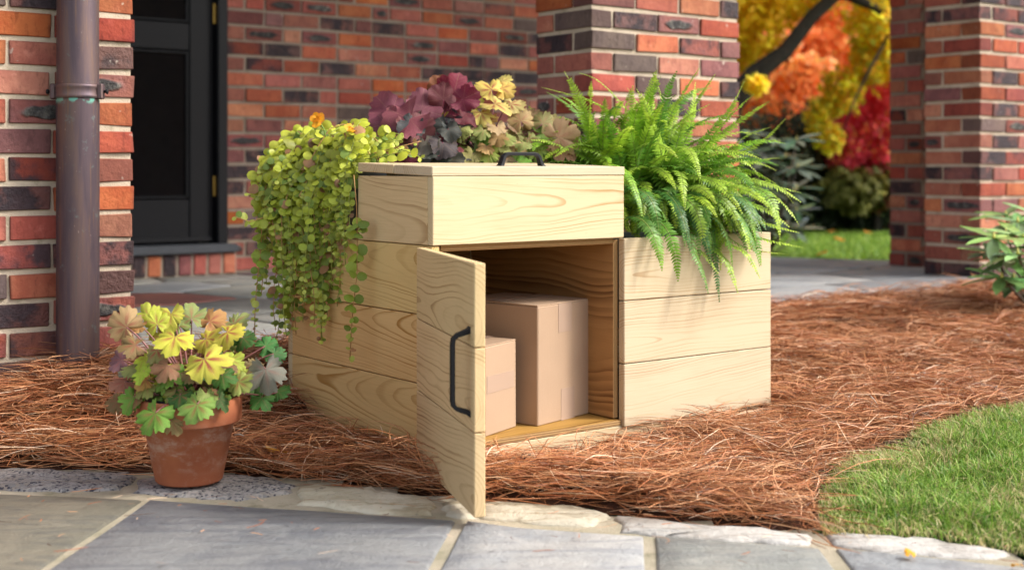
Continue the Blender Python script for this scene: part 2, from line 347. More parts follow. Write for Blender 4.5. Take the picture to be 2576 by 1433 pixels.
def boxm(name, sx, sy, sz, mat, bev=.0015, jit=0, seed=0, off=(0, 0, 0)):
    """box centred on off with chamfered edges (44 triangles)"""
    rg = random.Random(seed); V = []; hx, hy, hz = sx/2, sy/2, sz/2; b = min(bev, hx*.4, hy*.4, hz*.4)
    idx = {}
    for ix in (-1, 1):
        for iy in (-1, 1):
            for iz in (-1, 1):
                j = [rg.uniform(-jit, jit) for _ in range(3)]
                for ax in range(3):
                    c = [ix*hx, iy*hy, iz*hz]
                    for k in range(3):
                        if k != ax: c[k] -= (ix, iy, iz)[k]*b
                    idx[(ix, iy, iz, ax)] = len(V); V.append([c[k]+j[k]+off[k] for k in range(3)])
    Fc = []
    def q(*ks): Fc.append([idx[k] for k in ks])
    for s in (-1, 1):
        a = [(s, -1, -1, 0), (s, 1, -1, 0), (s, 1, 1, 0), (s, -1, 1, 0)]; q(*(a if s > 0 else a[::-1]))
        a = [(-1, s, -1, 1), (-1, s, 1, 1), (1, s, 1, 1), (1, s, -1, 1)]; q(*(a if s > 0 else a[::-1]))
        a = [(-1, -1, s, 2), (1, -1, s, 2), (1, 1, s, 2), (-1, 1, s, 2)]; q(*(a if s > 0 else a[::-1]))
    for s in (-1, 1):
        for t in (-1, 1):
            f = s*t
            a = [(s, t, -1, 0), (s, t, -1, 1), (s, t, 1, 1), (s, t, 1, 0)]; q(*(a if f > 0 else a[::-1]))
            a = [(s, -1, t, 2), (s, -1, t, 0), (s, 1, t, 0), (s, 1, t, 2)]; q(*(a[::-1] if f < 0 else a))
            a = [(-1, s, t, 1), (-1, s, t, 2), (1, s, t, 2), (1, s, t, 1)]; q(*(a if f > 0 else a[::-1]))
            for r in (-1, 1):
                a = [(s, t, r, 0), (s, t, r, 1), (s, t, r, 2)]; q(*(a if s*t*r > 0 else a[::-1]))
    return mesh(name, V, Fc, mat)
def tube_arrays(pts, radii, n=5, closed=True):
    pts = [Vector(p) for p in pts]; V = []; Q = []
    ref = Vector((.13, .21, .97)); prev = None
    for i, p in enumerate(pts):
        t = (pts[min(i+1, len(pts)-1)]-pts[max(i-1, 0)]).normalized()
        a = t.cross(ref if abs(t.dot(ref)) < .95 else Vector((1, 0, 0))).normalized() if prev is None else (prev-t*prev.dot(t)).normalized()
        prev = a; b = t.cross(a)
        for k in range(n):
            th = 2*PI*k/n; V.append(p+(a*math.cos(th)+b*math.sin(th))*radii[i])
    for i in range(len(pts)-1):
        for k in range(n):
            Q.append([i*n+k, i*n+(k+1) % n, (i+1)*n+(k+1) % n, (i+1)*n+k])
    return V, Q
class Acc:
    def __init__(s): s.V = []; s.F = []; s.C = []
    def add(s, V, Q, c=(1, 1, 1)):
        b = len(s.V); s.V += [tuple(v) for v in V]; s.F += [[i+b for i in q] for q in Q]; s.C += [tuple(c)]*len(V)
    def tube(s, pts, radii, n=5, c=(1, 1, 1)):
        V, Q = tube_arrays(pts, radii, n); s.add(V, Q, c)
        b = len(s.V); s.F.append([b-n+k for k in range(n)]); s.F.append([b-len(V)+k for k in range(n)][::-1])
    def mesh(s, name, mat, smooth=True): return mesh(name, s.V, s.F, mat, smooth, colr=np.array(s.C, 'f'))
def in_poly(X, Y, poly):
    inside = np.zeros(X.shape, bool); n = len(poly); j = n-1
    for i in range(n):
        xi, yi = poly[i][0], poly[i][1]; xj, yj = poly[j][0], poly[j][1]
        c = ((yi > Y) != (yj > Y)) & (X < (xj-xi)*(Y-yi)/(yj-yi+1e-12)+xi); inside ^= c; j = i
    return inside

# ------------------------------------------------------------------ terrain height
KI = [(-900, 1176), (-400, 1178), (0, 1180), (200, 1182), (380, 1190), (560, 1190), (740, 1212), (900, 1222), (1110, 1254), (1215, 1262), (1490, 1277), (1550, 1300), (1780, 1314), (2035, 1342)]
LB = [(2072, 1342), (2062, 1305), (2058, 1260), (2085, 1205), (2130, 1155), (2250, 1118), (2350, 1092), (2480, 1055), (2576, 1036), (2800, 1000), (3300, 950)]
ctrl = [(*gp(u, v, 0)[:2], .0) for u, v in KI]+[(*gp(u, v, .0)[:2], .0) for u, v in LB[:6]]+[(*gp(u, v, .02)[:2], .02) for u, v in LB[6:]]
ctrl += [(*(gp(u, v, 0)+Vector((0, .09, 0)))[:2], .035) for u, v in KI if u < 700 or u > 1200]
def cz(u, v, y): p = px(u, v, y); ctrl.append((p.x, p.y, p.z))
for a in [(-200, 985, 2.98), (0, 985, 3.04), (60, 975, 3.05), (120, 950, 3.06), (200, 910, 3.08), (300, 895, 3.2), (500, 880, 3.25), (650, 880, 3.36), (733, 975, 3.11), (816, 1079, 2.97), (918, 1102, 2.84), (1042, 1146, 2.64),
          (1260, 1182, 2.70), (1330, 1168, 2.75), (1400, 1152, 2.80), (1480, 1132, 2.86), (1556, 1108, 2.92), (1750, 1062, 3.06), (1900, 1046, 3.2), (1960, 1010, 3.3), (2050, 745, 4.92), (2300, 725, 5.2), (2576, 720, 5.4), (2576, 800, 4.6), (2150, 860, 4.2)]: cz(*a)
for r in np.arange(-1.4, 5.5, .5):
    p = HX(r, -.06); ctrl.append((p.x, p.y, .108 if r > -.2 else .055)); p = HX(r, 2.4); ctrl.append((p.x, p.y, .09))
for x, y, z in [(-3, 8, .09), (2.5, 9, .09), (6, 9, .09), (0, 12, .08), (5, 14, .08), (-6, 4, .05), (6, 4, .05), (4, 6, .10), (3, 2, 0), (5, 2.5, 0), (0, 1, -.0), (-3, 2, 0), (-1.5, 2.3, 0)]: ctrl.append((x, y, z))
ctrl = np.array(ctrl)
def hgt(X, Y):
    X = np.asarray(X, float); Y = np.asarray(Y, float); sh = X.shape; X = X.ravel(); Y = Y.ravel(); out = np.zeros(X.size)
    for a in range(0, X.size, 40000):
        d = (X[a:a+40000, None]-ctrl[:, 0])**2+(Y[a:a+40000, None]-ctrl[:, 1])**2+2e-3
        w = d**-1.8; out[a:a+40000] = (w*ctrl[:, 2]).sum(1)/w.sum(1)
    return out.reshape(sh)
kerb = [gp(u, v) for u, v in KI]; lawnb = [gp(u, v, .0) for u, v in LB]
def clampz(p, z=0): return (p[0], p[1])
mulch_poly = [clampz(p) for p in kerb]+[clampz(p) for p in lawnb]+[(4.6, 4.6), (4.6, 7.0)]+[tuple(HX(r, -.01)[:2]) for r in (4.6, 3.6, 2, .5, -.2, -1.6)]
lawn_poly = [clampz(p) for p in lawnb[::-1]]+[tuple(gp(u, v)[:2]) for u, v in [(2075, 1345), (2300, 1349), (2540, 1388), (2750, 1430), (3600, 1560)]]+[(5, 3)]

# ground sheet to the horizon
def sheet(name, x0, x1, y0, y1, nx, ny, mat, dz=0, fn=hgt, poly=None):
    xs = np.linspace(x0, x1, nx); ys = np.linspace(y0, y1, ny); X, Y = np.meshgrid(xs, ys); Z = fn(X, Y)+dz
    V = np.stack([X.ravel(), Y.ravel(), Z.ravel()], 1); i = np.arange(nx*ny).reshape(ny, nx)
    Q = np.stack([i[:-1, :-1], i[:-1, 1:], i[1:, 1:], i[1:, :-1]], -1).reshape(-1, 4)
    if poly is not None:
        c = V[Q].mean(1); Q = Q[in_poly(c[:, 0], c[:, 1], poly)]
    return fastmesh(name, V, Q, mat, smooth=True)
g = obj('ground', sheet('ground', -300, 300, -80, 400, 3, 3, M['meadow'], 0, lambda X, Y: X*0-.14)); tag(g, kind='structure')
g = obj('back_lawn', sheet('back_lawn', -14, 16, 5.6, 24, 60, 40, M['meadow'], -.012, lambda X, Y: X*0+.085)); tag(g, kind='structure')
g = obj('mulch_bed', sheet('mulch_bed', -2.6, 4.7, 2.1, 7.2, 190, 140, M['soilbed'], -.012, hgt, mulch_poly)); tag(g, kind='structure')
g = obj('lawn', sheet('lawn', .3, 5, 1.6, 4, 150, 80, M['turf'], -.006, hgt, lawn_poly)); tag(g, kind='structure')

# ------------------------------------------------------------------ path: mortar bed, slabs, kerb stones
def stone(name, pts, ztop, mat, parent, thick=.05, bev=.006, jit=.002, rough=.0015, seed=1, sub=.045):
    rg = random.Random(seed); c = sum((Vector((p[0], p[1], 0)) for p in pts), Vector())/len(pts)
    out = []
    for i in range(len(pts)):
        a = Vector(pts[i][:2]); b = Vector(pts[(i+1) % len(pts)][:2]); n = max(1, int((b-a).length/sub)); n = min(n, 12)
        for k in range(n):
            q = a+(b-a)*(k/n); out.append(Vector((q.x+rg.uniform(-jit, jit), q.y+rg.uniform(-jit, jit))))
    n = len(out); c2 = Vector((c.x, c.y)); V = []
    for p in out: V.append((p.x-c.x, p.y-c.y, ztop-thick))
    for p in out: V.append((p.x-c.x, p.y-c.y, ztop-bev))
    for p in out:
        d = (c2-p).normalized()*bev*1.4; V.append((p.x+d.x-c.x, p.y+d.y-c.y, ztop-bev*.15+rg.uniform(-rough, rough)))
    for p in out:
        d = (c2-p)*.45; V.append((p.x+d.x-c.x, p.y+d.y-c.y, ztop+rg.uniform(-rough, rough)))
    V.append((0, 0, ztop)); Fc = []
    for L in range(3):
        for k in range(n): Fc.append([L*n+k, L*n+(k+1) % n, (L+1)*n+(k+1) % n, (L+1)*n+k])
    for k in range(n): Fc.append([3*n+k, 3*n+(k+1) % n, 4*n])
    ar = sum(out[i].x*out[(i+1) % n].y-out[(i+1) % n].x*out[i].y for i in range(n))
    if ar < 0: Fc = [f[::-1] for f in Fc]
    me = mesh(name, V, Fc, mat, True)
    return obj(name, me, parent, (c.x, c.y, 0))
path = obj('path', sheet('path', -6, 7, -1.5, 2.62, 120, 60, M['bed'], 0, lambda X, Y: X*0-.0035,
     [(-6, -1.5), (7, -1.5), (7, 1.5)]+[(p.x, p.y+.02) for p in [gp(u, v) for u, v in [(3500, 1545), (2700, 1420), (2560, 1392), (2300, 1350), (2072, 1342)]]]+[(p.x, p.y+.03) for p in kerb[::-1]]+[(-6, 2.6)]))
tag(path, kind='structure')
def J(a, b, t): A = gp(*a); B = gp(*b); return A+(B-A)*t
jl = [((365, 1257), (105, 1433)), ((1156, 1310), (1088, 1433)), ((1630, 1348), (1635, 1433)), ((2095, 1378), (2135, 1433)), ((2900, 1460), (3080, 1560))]
def slab(a, b, mat, back, seed, ga=.008, gb=.008, t1=3.0, name='bluestone_slab'):
    A1, A2 = J(*a, 0), J(*a, t1); B1, B2 = J(*b, 0), J(*b, t1)
    e = Vector((1, 0, 0))
    pts = [A2+e*ga, B2-e*gb, B1-e*gb]+[gp(u, v) for u, v in back[::-1]]+[A1+e*ga]
    return stone(name, pts, .002, M[mat], path, .04, .004, .0015, .0006, seed, .09)
slab(((-1300, 1235), (-2000, 1433)), jl[0], 'olive', [(0, 1243)], 1)
slab(jl[0], jl[1], 'blue', [(520, 1268), (900, 1292)], 2)
slab(jl[1], jl[2], 'bluepale', [(1300, 1326)], 3, .011)
slab(jl[2], jl[3], 'bluepale', [(1850, 1362)], 4, .011, .02).data.materials[0] = M['greenst']
slab(jl[3], jl[4], 'bluepale', [(2400, 1408)], 5, .006)
for k, (x0, x1, m) in enumerate([(-2.6, -1.2, 'blue'), (-1.18, -.2, 'greenst'), (-.18, .75, 'blue'), (.77, 1.8, 'bluepale')]):
    stone('bluestone_slab', [(x0, -.6), (x1, -.6), (x1, .82), (x0, .82)], .002, M[m], path, .04, .004, .001, .0006, 40+k, .12)
KS = [('granite', [(-700, 1176), (-380, 1178), (-370, 1228), (-720, 1226)]), ('cream', [(-360, 1180), (-50, 1178), (-45, 1226), (-350, 1230)]),
 ('granite', [(-35, 1183), (120, 1180), (335, 1188), (342, 1205), (300, 1228), (150, 1233), (-30, 1228)]),
 ('granite', [(350, 1200), (560, 1190), (700, 1204), (742, 1216), (722, 1240), (600, 1254), (450, 1247), (338, 1234)]),
 ('cream', [(752, 1222), (900, 1222), (1060, 1246), (1098, 1262), (1085, 1290), (960, 1288), (745, 1264)]),
 ('cream', [(1112, 1258), (1196, 1264), (1196, 1300), (1120, 1294)]),
 ('cream', [(1212, 1262), (1380, 1266), (1490, 1278), (1532, 1300), (1490, 1320), (1330, 1314), (1212, 1300)]),
 ('white', [(1552, 1303), (1780, 1316), (1960, 1334), (2036, 1350), (2030, 1368), (1800, 1356), (1560, 1336)]),
 ('white', [(2072, 1342), (2300, 1349), (2480, 1372), (2545, 1392), (2500, 1404), (2250, 1388), (2085, 1366)]),
 ('white', [(2570, 1396), (2900, 1440), (2900, 1462), (2570, 1416)])]
for k, (m, pts) in enumerate(KS):
    stone('kerb_stone', [gp(u, v) for u, v in pts], .0025, M[m], path, .07, .006, .007, .0032, 60+k, .022)

# ------------------------------------------------------------------ bricks
BH = .0545; CP = .0677; Z0 = .1449
_bm = {}
def brick_mesh(L, W, mt, var):
    k = (round(L, 4), round(W, 4), mt, var)
    if k not in _bm: _bm[k] = boxm('brick', L, W, BH, BR[mt], .0020, .0020, hash(k[:2]) % 999+var*7)
    return _bm[k]
def pick(rg): return rg.choice(BW)
class Bricks:
    """collects bricks, in a parent's local frame; rows above zsplit are joined"""
    def __init__(s, parent, zsplit, seed): s.p = parent; s.z = zsplit; s.rg = random.Random(seed); s.hi = {}
    def add(s, x, y, z, L, W, alongx=True):
        rg = s.rg; m = pick(rg); jx = rg.uniform(-.0018, .0018); out = rg.uniform(-.0022, .0022); rz = rg.uniform(-.008, .008)
        if not alongx: jx, out = out, jx
        if z < s.z:
            obj('brick', brick_mesh(L, W, m, rg.randrange(4)), s.p, (x+jx, y+out, z+rg.uniform(-.0012, .0012)), (0, rg.uniform(-.006, .006), rz+(0 if alongx else PI/2)+(PI if rg.random() < .5 else 0)))
        else: s.hi.setdefault(m, []).append((x, y, z, L if alongx else W, W if alongx else L))
    def flush(s):
        V = []; Q = []; mi = []; ms = list(s.hi)
        if not ms: return
        for k, m in enumerate(ms):
            for x, y, z, a, b in s.hi[m]:
                n = len(V)
                for dz in (-1, 1):
                    for dx, dy in ((-1, -1), (1, -1), (1, 1), (-1, 1)): V.append((x+dx*a/2, y+dy*b/2, z+dz*BH/2))
                for f in ((0, 1, 5, 4), (1, 2, 6, 5), (2, 3, 7, 6), (3, 0, 4, 7), (4, 5, 6, 7), (3, 2, 1, 0)): Q.append([n+i for i in f]); mi.append(k)
        me = mesh('upper_bricks', V, Q, None)
        for m in ms: me.materials.append(BR[m])
        me.polygons.foreach_set('material_index', mi)
        o = obj('upper_bricks', me, s.p); o['kind'] = 'stuff'
def pier(name, label, r0, d0, nh, dep_n, pitch, k0, k1, ksplit, par, zoff, seed, flip=1, mort='mortar'):
    """corner (camera-near) at r0,d0 of the house frame; front face runs flip*R, side face runs D"""
    t = empty(name, HX(r0, d0, 0), TH); tag(t, label, 'brick pier')
    B = Bricks(t, Z0+zoff+CP*ksplit, seed); p = pitch; jt = .0105; hp = p/2; W = .092
    LW = hp*nh; LD = dep_n*hp
    for k in range(k0, k1):
        z = Z0+zoff+CP*(k+.5); st = (k+par) % 2 == 0     # stretcher on the front at the corner
        x = 0 if st else hp; first = True
        while x < LW-.02:
            L = min(p, LW-x); B.add(flip*(x+(L-jt)/2), (W-.004)/2, z, L-jt, W); x += L
        # side row
        if st:
            y = hp
        else: y = 0
        while y < LD-.02:
            L = min(p, LD-y); B.add(flip*(hp-jt)/2, y+(L-jt)/2, z, L-jt, hp-jt, False); y += L
        # far side and back ends
        y = .0 if not st else hp
        B.add(flip*(LW-(hp)/2-jt/2), .2, z, .17, W, False)
    B.flush()
    zb = Z0+zoff+CP*k0-.03; zt = Z0+zoff+CP*k1; ins = .005
    me = boxm('mortar_core', LW-jt-2*ins, LD-jt-ins*2+.0, zt-zb, M[mort], .001, 0, 1, (flip*(LW-jt)/2, (LD-jt)/2, (zt+zb)/2))
    obj('mortar_core', me, t)
    return t
pier('brick_pier', 'brick pier at the left edge behind the copper downspout, beside the black door', 0, 0, 12, 3, .2032, -3, 34, 18, 1, 0, 11, -1)
pier('brick_pier', 'middle brick pier rising directly behind the fern, its left face in shade', 1.48, .006, 7, 3, .193, -1, 34, 17, 0, 0, 12)
rp = pier('brick_pier', 'right brick pier beyond the pine straw, between the lawn view and the photo edge', 3.686, .089, 9, 3, .19, -1, 34, 20, 1, -.02, 13)
# recessed wall behind the right pier
def wall(name, label, cat, r0, d0, alongR, length, pitch, k0, k1, ksplit, zoff, seed, mort, holes=(), dens=.0):
    t = empty(name, HX(r0, d0, 0), TH+(0 if alongR else PI/2)); tag(t, label, cat)
    B = Bricks(t, Z0+zoff+CP*ksplit, seed); rg = random.Random(seed+5); jt = .0105; W = .092
    for k in range(k0, k1):
        z = Z0+zoff+CP*(k+.5); x = 0; first = True
        while x < length-.02:
            L = pitch if not (first and k % 2) else pitch*.5
            if rg.random() < dens and not first: L = pitch*.5
            L = min(L, length-x); first = False
            if L > .03: B.add(x+(L-jt)/2, W/2 if alongR else -W/2, z, L-jt, W)
            x += L
    B.flush(); ins = .005; zb = Z0+zoff+CP*k0-.03; zt = Z0+zoff+CP*k1; s = 1 if alongR else -1
    obj('mortar_core', boxm('mortar_core', length-jt, .3, zt-zb, M[mort], .001, 0, 1, ((length-jt)/2, s*(.15+ins), (zt+zb)/2)), t)
    return t
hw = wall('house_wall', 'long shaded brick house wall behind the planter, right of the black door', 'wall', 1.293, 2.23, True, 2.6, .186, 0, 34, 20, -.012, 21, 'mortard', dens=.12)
tw = empty('garden_wall', HX(4.02, .62), TH+PI/2)
tag(tw, 'narrow dark brick wall return just left of the right pier', 'wall')
B = Bricks(tw, 1.6, 31)
for k in range(0, 34):
    z = Z0-.02+CP*(k+.5)
    if k % 2: B.add(.09, -.046, z, .17, .092)
    else: B.add(.135, -.046, z, .085, .092); B.add(.035, -.046, z, .085, .092)
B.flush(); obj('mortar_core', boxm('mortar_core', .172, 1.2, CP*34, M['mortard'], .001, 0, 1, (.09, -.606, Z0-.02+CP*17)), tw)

# house wall left of the door, and above it (out of view)
tl = empty('house_wall', HX(1.293-2.4, 2.23), TH); tag(tl, 'brick house wall left of the black door, hidden behind the left pier', 'wall')
obj('upper_bricks', boxm('upper_bricks', 1.4, .3, 2.2, BR['red'], .001, 0, 1, (.7, .15, 1.2)), tl)['kind'] = 'stuff'

# ------------------------------------------------------------------ porch floor with flagstones
ZP = .13
pf = [(-2.2, .29), (.0, .29), (.0, -.02), (4.9, -.02), (4.9, .5), (4.32, .9), (4.02, 1.54), (3.2, 2.26), (-2.2, 2.26)]
V = [HX(r, d, ZP-.008) for r, d in pf]+[HX(r, d, ZP-.13) for r, d in pf]; n = len(pf)
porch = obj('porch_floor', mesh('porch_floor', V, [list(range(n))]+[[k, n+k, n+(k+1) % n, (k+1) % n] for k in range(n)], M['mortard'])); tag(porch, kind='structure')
def clip(poly, a, b, c):   # keep a*x+b*y<=c
    out = []
    for i in range(len(poly)):
        p, q = poly[i], poly[(i+1) % len(poly)]; dp = a*p[0]+b*p[1]-c; dq = a*q[0]+b*q[1]-c
        if dp <= 0: out.append(p)
        if (dp < 0) != (dq < 0) and abs(dp-dq) > 1e-9: t = dp/(dp-dq); out.append((p[0]+(q[0]-p[0])*t, p[1]+(q[1]-p[1])*t))
    return out
rg = random.Random(8); pts = []
for i in range(20):
    for j in range(5):
        pts.append((-2.2+i*.36+rg.uniform(-.13, .13)+(.18 if j % 2 else 0), .52+j*.42+rg.uniform(-.14, .14)))
region = [(-2.2, .30), (4.6, .30), (4.32, .9), (4.02, 1.54), (3.2, 2.235), (-2.2, 2.235)]
fm = ['blue', 'greenst', 'purst', 'redst', 'blue', 'greenst', 'purst', 'redst', 'greenst']
for i, p in enumerate(pts):
    poly = [(p[0]-.8, p[1]-.8), (p[0]+.8, p[1]-.8), (p[0]+.8, p[1]+.8), (p[0]-.8, p[1]+.8)]
    for j, q in enumerate(pts):
        if i == j: continue
        a, b = q[0]-p[0], q[1]-p[1]; L = math.hypot(a, b)
        if L > 1.7: continue
        poly = clip(poly, a/L, b/L, (a*(p[0]+q[0])+b*(p[1]+q[1]))/2/L-.011)
        if len(poly) < 3: break
    for k in range(len(region)):
        if len(poly) < 3: break
        a, b = region[k], region[(k+1) % len(region)]; nx, ny = (b[1]-a[1]), -(b[0]-a[0]); L = math.hypot(nx, ny); nx /= L; ny /= L
        poly = clip(poly, nx, ny, nx*a[0]+ny*a[1]-.006)
    if len(poly) < 3: continue
    ar = abs(sum(poly[k][0]*poly[(k+1) % len(poly)][1]-poly[(k+1) % len(poly)][0]*poly[k][1] for k in range(len(poly))))/2
    if ar < .006: continue
    m = fm[rg.randrange(len(fm))]
    if p[0] > 2.6: m = rg.choice(['blue', 'bluepale', 'bluepale'])
    stone('flagstone', [HX(a, b) for a, b in poly], ZP, M[m], porch, .03, .004, .003, .0008, 100+i, .12)
x = .004; k = 0
while x < 4.7:
    L = rg.uniform(.42, .8)
    stone('edge_slab', [HX(a, b) for a, b in ((x+.006, -.035), (x+L-.006, -.035), (x+L-.006, .285), (x+.006, .285))], ZP+.003, M['bluepale' if rg.random() < .7 else 'blue'], porch, .045, .006, .003, .001, 300+k, .12)
    x += L; k += 1
# roof added unseen to shade the porch, with beam above the frame
pc = empty('shade_roof', HX(0, 0, 2.4), TH); tag(pc, 'flat roof over the porch, added out of view for its shade', 'roof')
obj('shade_board', boxm('shade_board', 7.6, 2.75, .10, M['ceil'], .004, 0, 0, (1.2, 1.1, .92)), pc)
obj('shade_beam', boxm('shade_beam', 7.6, .26, .24, M['ceil'], .004, 0, 0, (1.2, .12, .745)), pc)

# ------------------------------------------------------------------ black entrance door
de = empty('entrance_door', HX(1.293, 2.23, 0), TH); tag(de, 'black glazed entrance door with brass hinges behind the left pier', 'door')
def dpart(name, x0, x1, y0, y1, z0, z1, m, parent=None, bev=.003):
    cx, cy, cz_ = (x0+x1)/2, (y0+y1)/2, (z0+z1)/2
    return obj(name, boxm(name, x1-x0, y1-y0, z1-z0, M[m], bev), parent or de, (cx, cy, cz_))
DW = -.93
dpart('door_frame', -.045, -.0, -.012, .10, .262, 2.3, 'doorpaint')
dpart('door_frame', DW-.09, DW-.045, -.012, .10, .262, 2.3, 'doorpaint')
dpart('door_stile', -.158, -.048, .03, .075, .27, 2.2, 'doorpaint')
dpart('door_stile', DW-.04, DW+.07, .03, .075, .27, 2.2, 'doorpaint')
for z0, z1 in ((.27, .455), (1.095, 1.212), (2.08, 2.2)): dpart('door_rail', DW+.072, -.160, .032, .073, z0, z1, 'doorpaint')
for z0, z1 in ((.457, 1.093), (1.214, 2.078)):
    dpart('glass_pane', DW+.072, -.160, .048, .056, z0, z1, 'glass')
    dpart('glazing_bead', -.172, -.161, .036, .047, z0+.002, z1-.002, 'doorpaint')
    dpart('glazing_bead', DW+.08, -.174, .036, .047, z0+.002, z0+.013, 'doorpaint')
    dpart('glazing_bead', DW+.08, -.174, .036, .047, z1-.013, z1-.002, 'doorpaint')
for z in (.51, 1.26): dpart('hinge', -.054, -.041, .016, .029, z-.045, z+.045, 'brass', bev=.004)
dpart('bottom_sweep', DW+.02, -.06, .018, .029, .272, .292, 'black')
dpart('threshold', DW-.1, .01, -.10, .10, .226, .262, 'threshold', bev=.006)
obj('room_backing', boxm('room_backing', 1.3, .02, 2.3, M['room'], .001, 0, 0, (-.5, .35, 1.3)), de)
st = empty('door_step', HX(1.293, 2.23, 0), TH); tag(st, 'low step of upright bricks under the black door threshold', 'step')
rg = random.Random(77); x = -1.0
sbm = {m: boxm('brick', .056, .09, .088, BR[m], .004, .003, 5) for m in ('red', 'orange', 'plum', 'dark', 'brown')}
while x < -.03:
    obj('brick', sbm[rg.choice(['red', 'orange', 'plum', 'dark', 'red', 'brown'])], st, (x+.03, -.035, ZP+.049), (0, rg.uniform(-.03, .03), 0)); x += .0675
obj('mortar_core', boxm('mortar_core', 1.04, .09, .094, M['mortard'], .001, 0, 0, (-.51, -.028, ZP+.047)), st)

# ------------------------------------------------------------------ copper downspout
pcx, pcy = -1.0145, 3.112
ds = empty('downspout', (pcx, pcy, 0)); tag(ds, 'weathered round copper downspout standing against the left brick pier', 'downspout')
def lathe(name, prof, n, mat, smooth=True, cap=False):
    V = []; Fc = []
    for r, z in prof:
        for k in range(n): a = 2*PI*k/n; V.append((r*math.cos(a), r*math.sin(a), z))
    for i in range(len(prof)-1):
        for k in range(n): Fc.append([i*n+k, i*n+(k+1) % n, (i+1)*n+(k+1) % n, (i+1)*n+k])
    if cap: Fc.append([(len(prof)-1)*n+k for k in range(n)])
    return mesh(name, V, Fc, mat, smooth)
R0 = .0487
obj('lower_pipe', lathe('lower_pipe', [(R0, .02), (R0, .742), (R0+.0006, .748)], 40, M['copper']), ds)
obj('upper_pipe', lathe('upper_pipe', [(R0-.001, .735), (R0-.001, 2.4)], 40, M['copper']), ds)
obj('bracket_band', lathe('bracket_band', [(R0, .751), (R0+.003, .752), (R0+.003, .758), (R0+.0015, .761), (R0+.0015, .774), (R0+.003, .777), (R0+.003, .783), (R0-.001, .784)], 40, M['copper']), ds)
for s in (-1, 1):
    e = obj('bracket_ear', boxm('bracket_ear', .014, .022, .036, M['copper'], .003), ds, (s*(R0+.006), -.004, .7675))
    obj('bolt', lathe('bolt', [(.0, -.01), (.0035, -.01), (.0035, .008), (.006, .0085), (.006, .013), (0, .013)], 6, M['black']), e, (s*.004, 0, 0), (0, s*PI/2, 0))

# ------------------------------------------------------------------ wooden delivery box planter
bp = empty('delivery_box_planter', A0, TH)
tag(bp, 'large pale pine planter box with open parcel compartment, standing on the pine straw', 'planter box')
T = .019; BHT = .1376; PT = .1395; ZB = .0160
RX = Matrix.Rotation(PI/2, 4, 'X')                      # board x stays, y up
RLEFT = Matrix(((0, 0, 1, 0), (1, 0, 0, 0), (0, 1, 0, 0), (0, 0, 0, 1)))   # board x along D, y up, z along R
def board(name, parent, L, Wd, Th, mat4, mat='wood', bev=.0016, jit=.0003, seed=0):
    return obj(name, boxm(name, L, Wd, Th, M[mat], bev, jit, seed+int(L*1000)), parent, mat4=mat4)
def MR(x, y, z, Rm): return Matrix.Translation((x, y, z)) @ Rm
for k in range(3):
    z = ZB+PT*k+BHT/2+.001
    board('front_board', bp, .479, BHT, T, MR(.5087+.2397, T/2, z, RX), 'wood', seed=k)
    board('side_board', bp, .584, BHT, T, MR(T/2, .297, z, RLEFT), 'wood_shaded', seed=k+3)
    board('back_board', bp, .988, BHT, T, MR(.494, .5995, z, RX), 'wood', seed=k+6)
    board('side_board', bp, .568, BHT, T, MR(.988-T/2, .305, z, RLEFT), 'wood', seed=k+9)
zt = ZB+PT*3+BHT/2+.0006
board('top_front_board', bp, .5087, BHT, T, MR(.25435, T/2, zt, RX), 'wood', seed=21)
board('top_side_board', bp, .269, BHT, T, MR(T/2, T+.1355, zt, RLEFT), 'wood_shaded', seed=22)
board('top_side_board', bp, .250, BHT, T, MR(.5087-T/2, T+.126, zt, RLEFT), 'wood', seed=23)
board('top_back_board', bp, .468, BHT, T, MR(.2545, .2785, zt, RX), 'wood', seed=24)
board('kick_board', bp, .93, .078, T, MR(.49, .0175, -.0205, RX), 'wood', seed=25)
board('kick_board', bp, .56, .078, T, MR(.035, .31, -.0205, RLEFT), 'wood', seed=26)
def plyp(name, sx, sy, sz, loc, face):
    """plywood sheet: broad faces get plywood, narrow edges show plies; local z = thickness"""
    o = obj(name, boxm(name, sx, sy, sz, M['ply'], .0008), bp, mat4=loc); o.data.materials.append(M['plyedge'])
    for p in o.data.polygons:
        if abs(p.normal.z) < .6: p.material_index = 1
    return o
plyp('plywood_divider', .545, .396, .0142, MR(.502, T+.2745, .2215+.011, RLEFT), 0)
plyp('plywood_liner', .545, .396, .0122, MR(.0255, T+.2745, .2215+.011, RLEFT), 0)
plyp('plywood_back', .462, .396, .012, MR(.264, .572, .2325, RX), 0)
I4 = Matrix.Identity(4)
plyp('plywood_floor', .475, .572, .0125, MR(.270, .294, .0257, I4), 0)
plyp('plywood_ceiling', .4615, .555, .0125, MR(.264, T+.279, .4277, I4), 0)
plyp('plywood_floor', .455, .55, .0125, MR(.74, .297, .2, I4), 0)
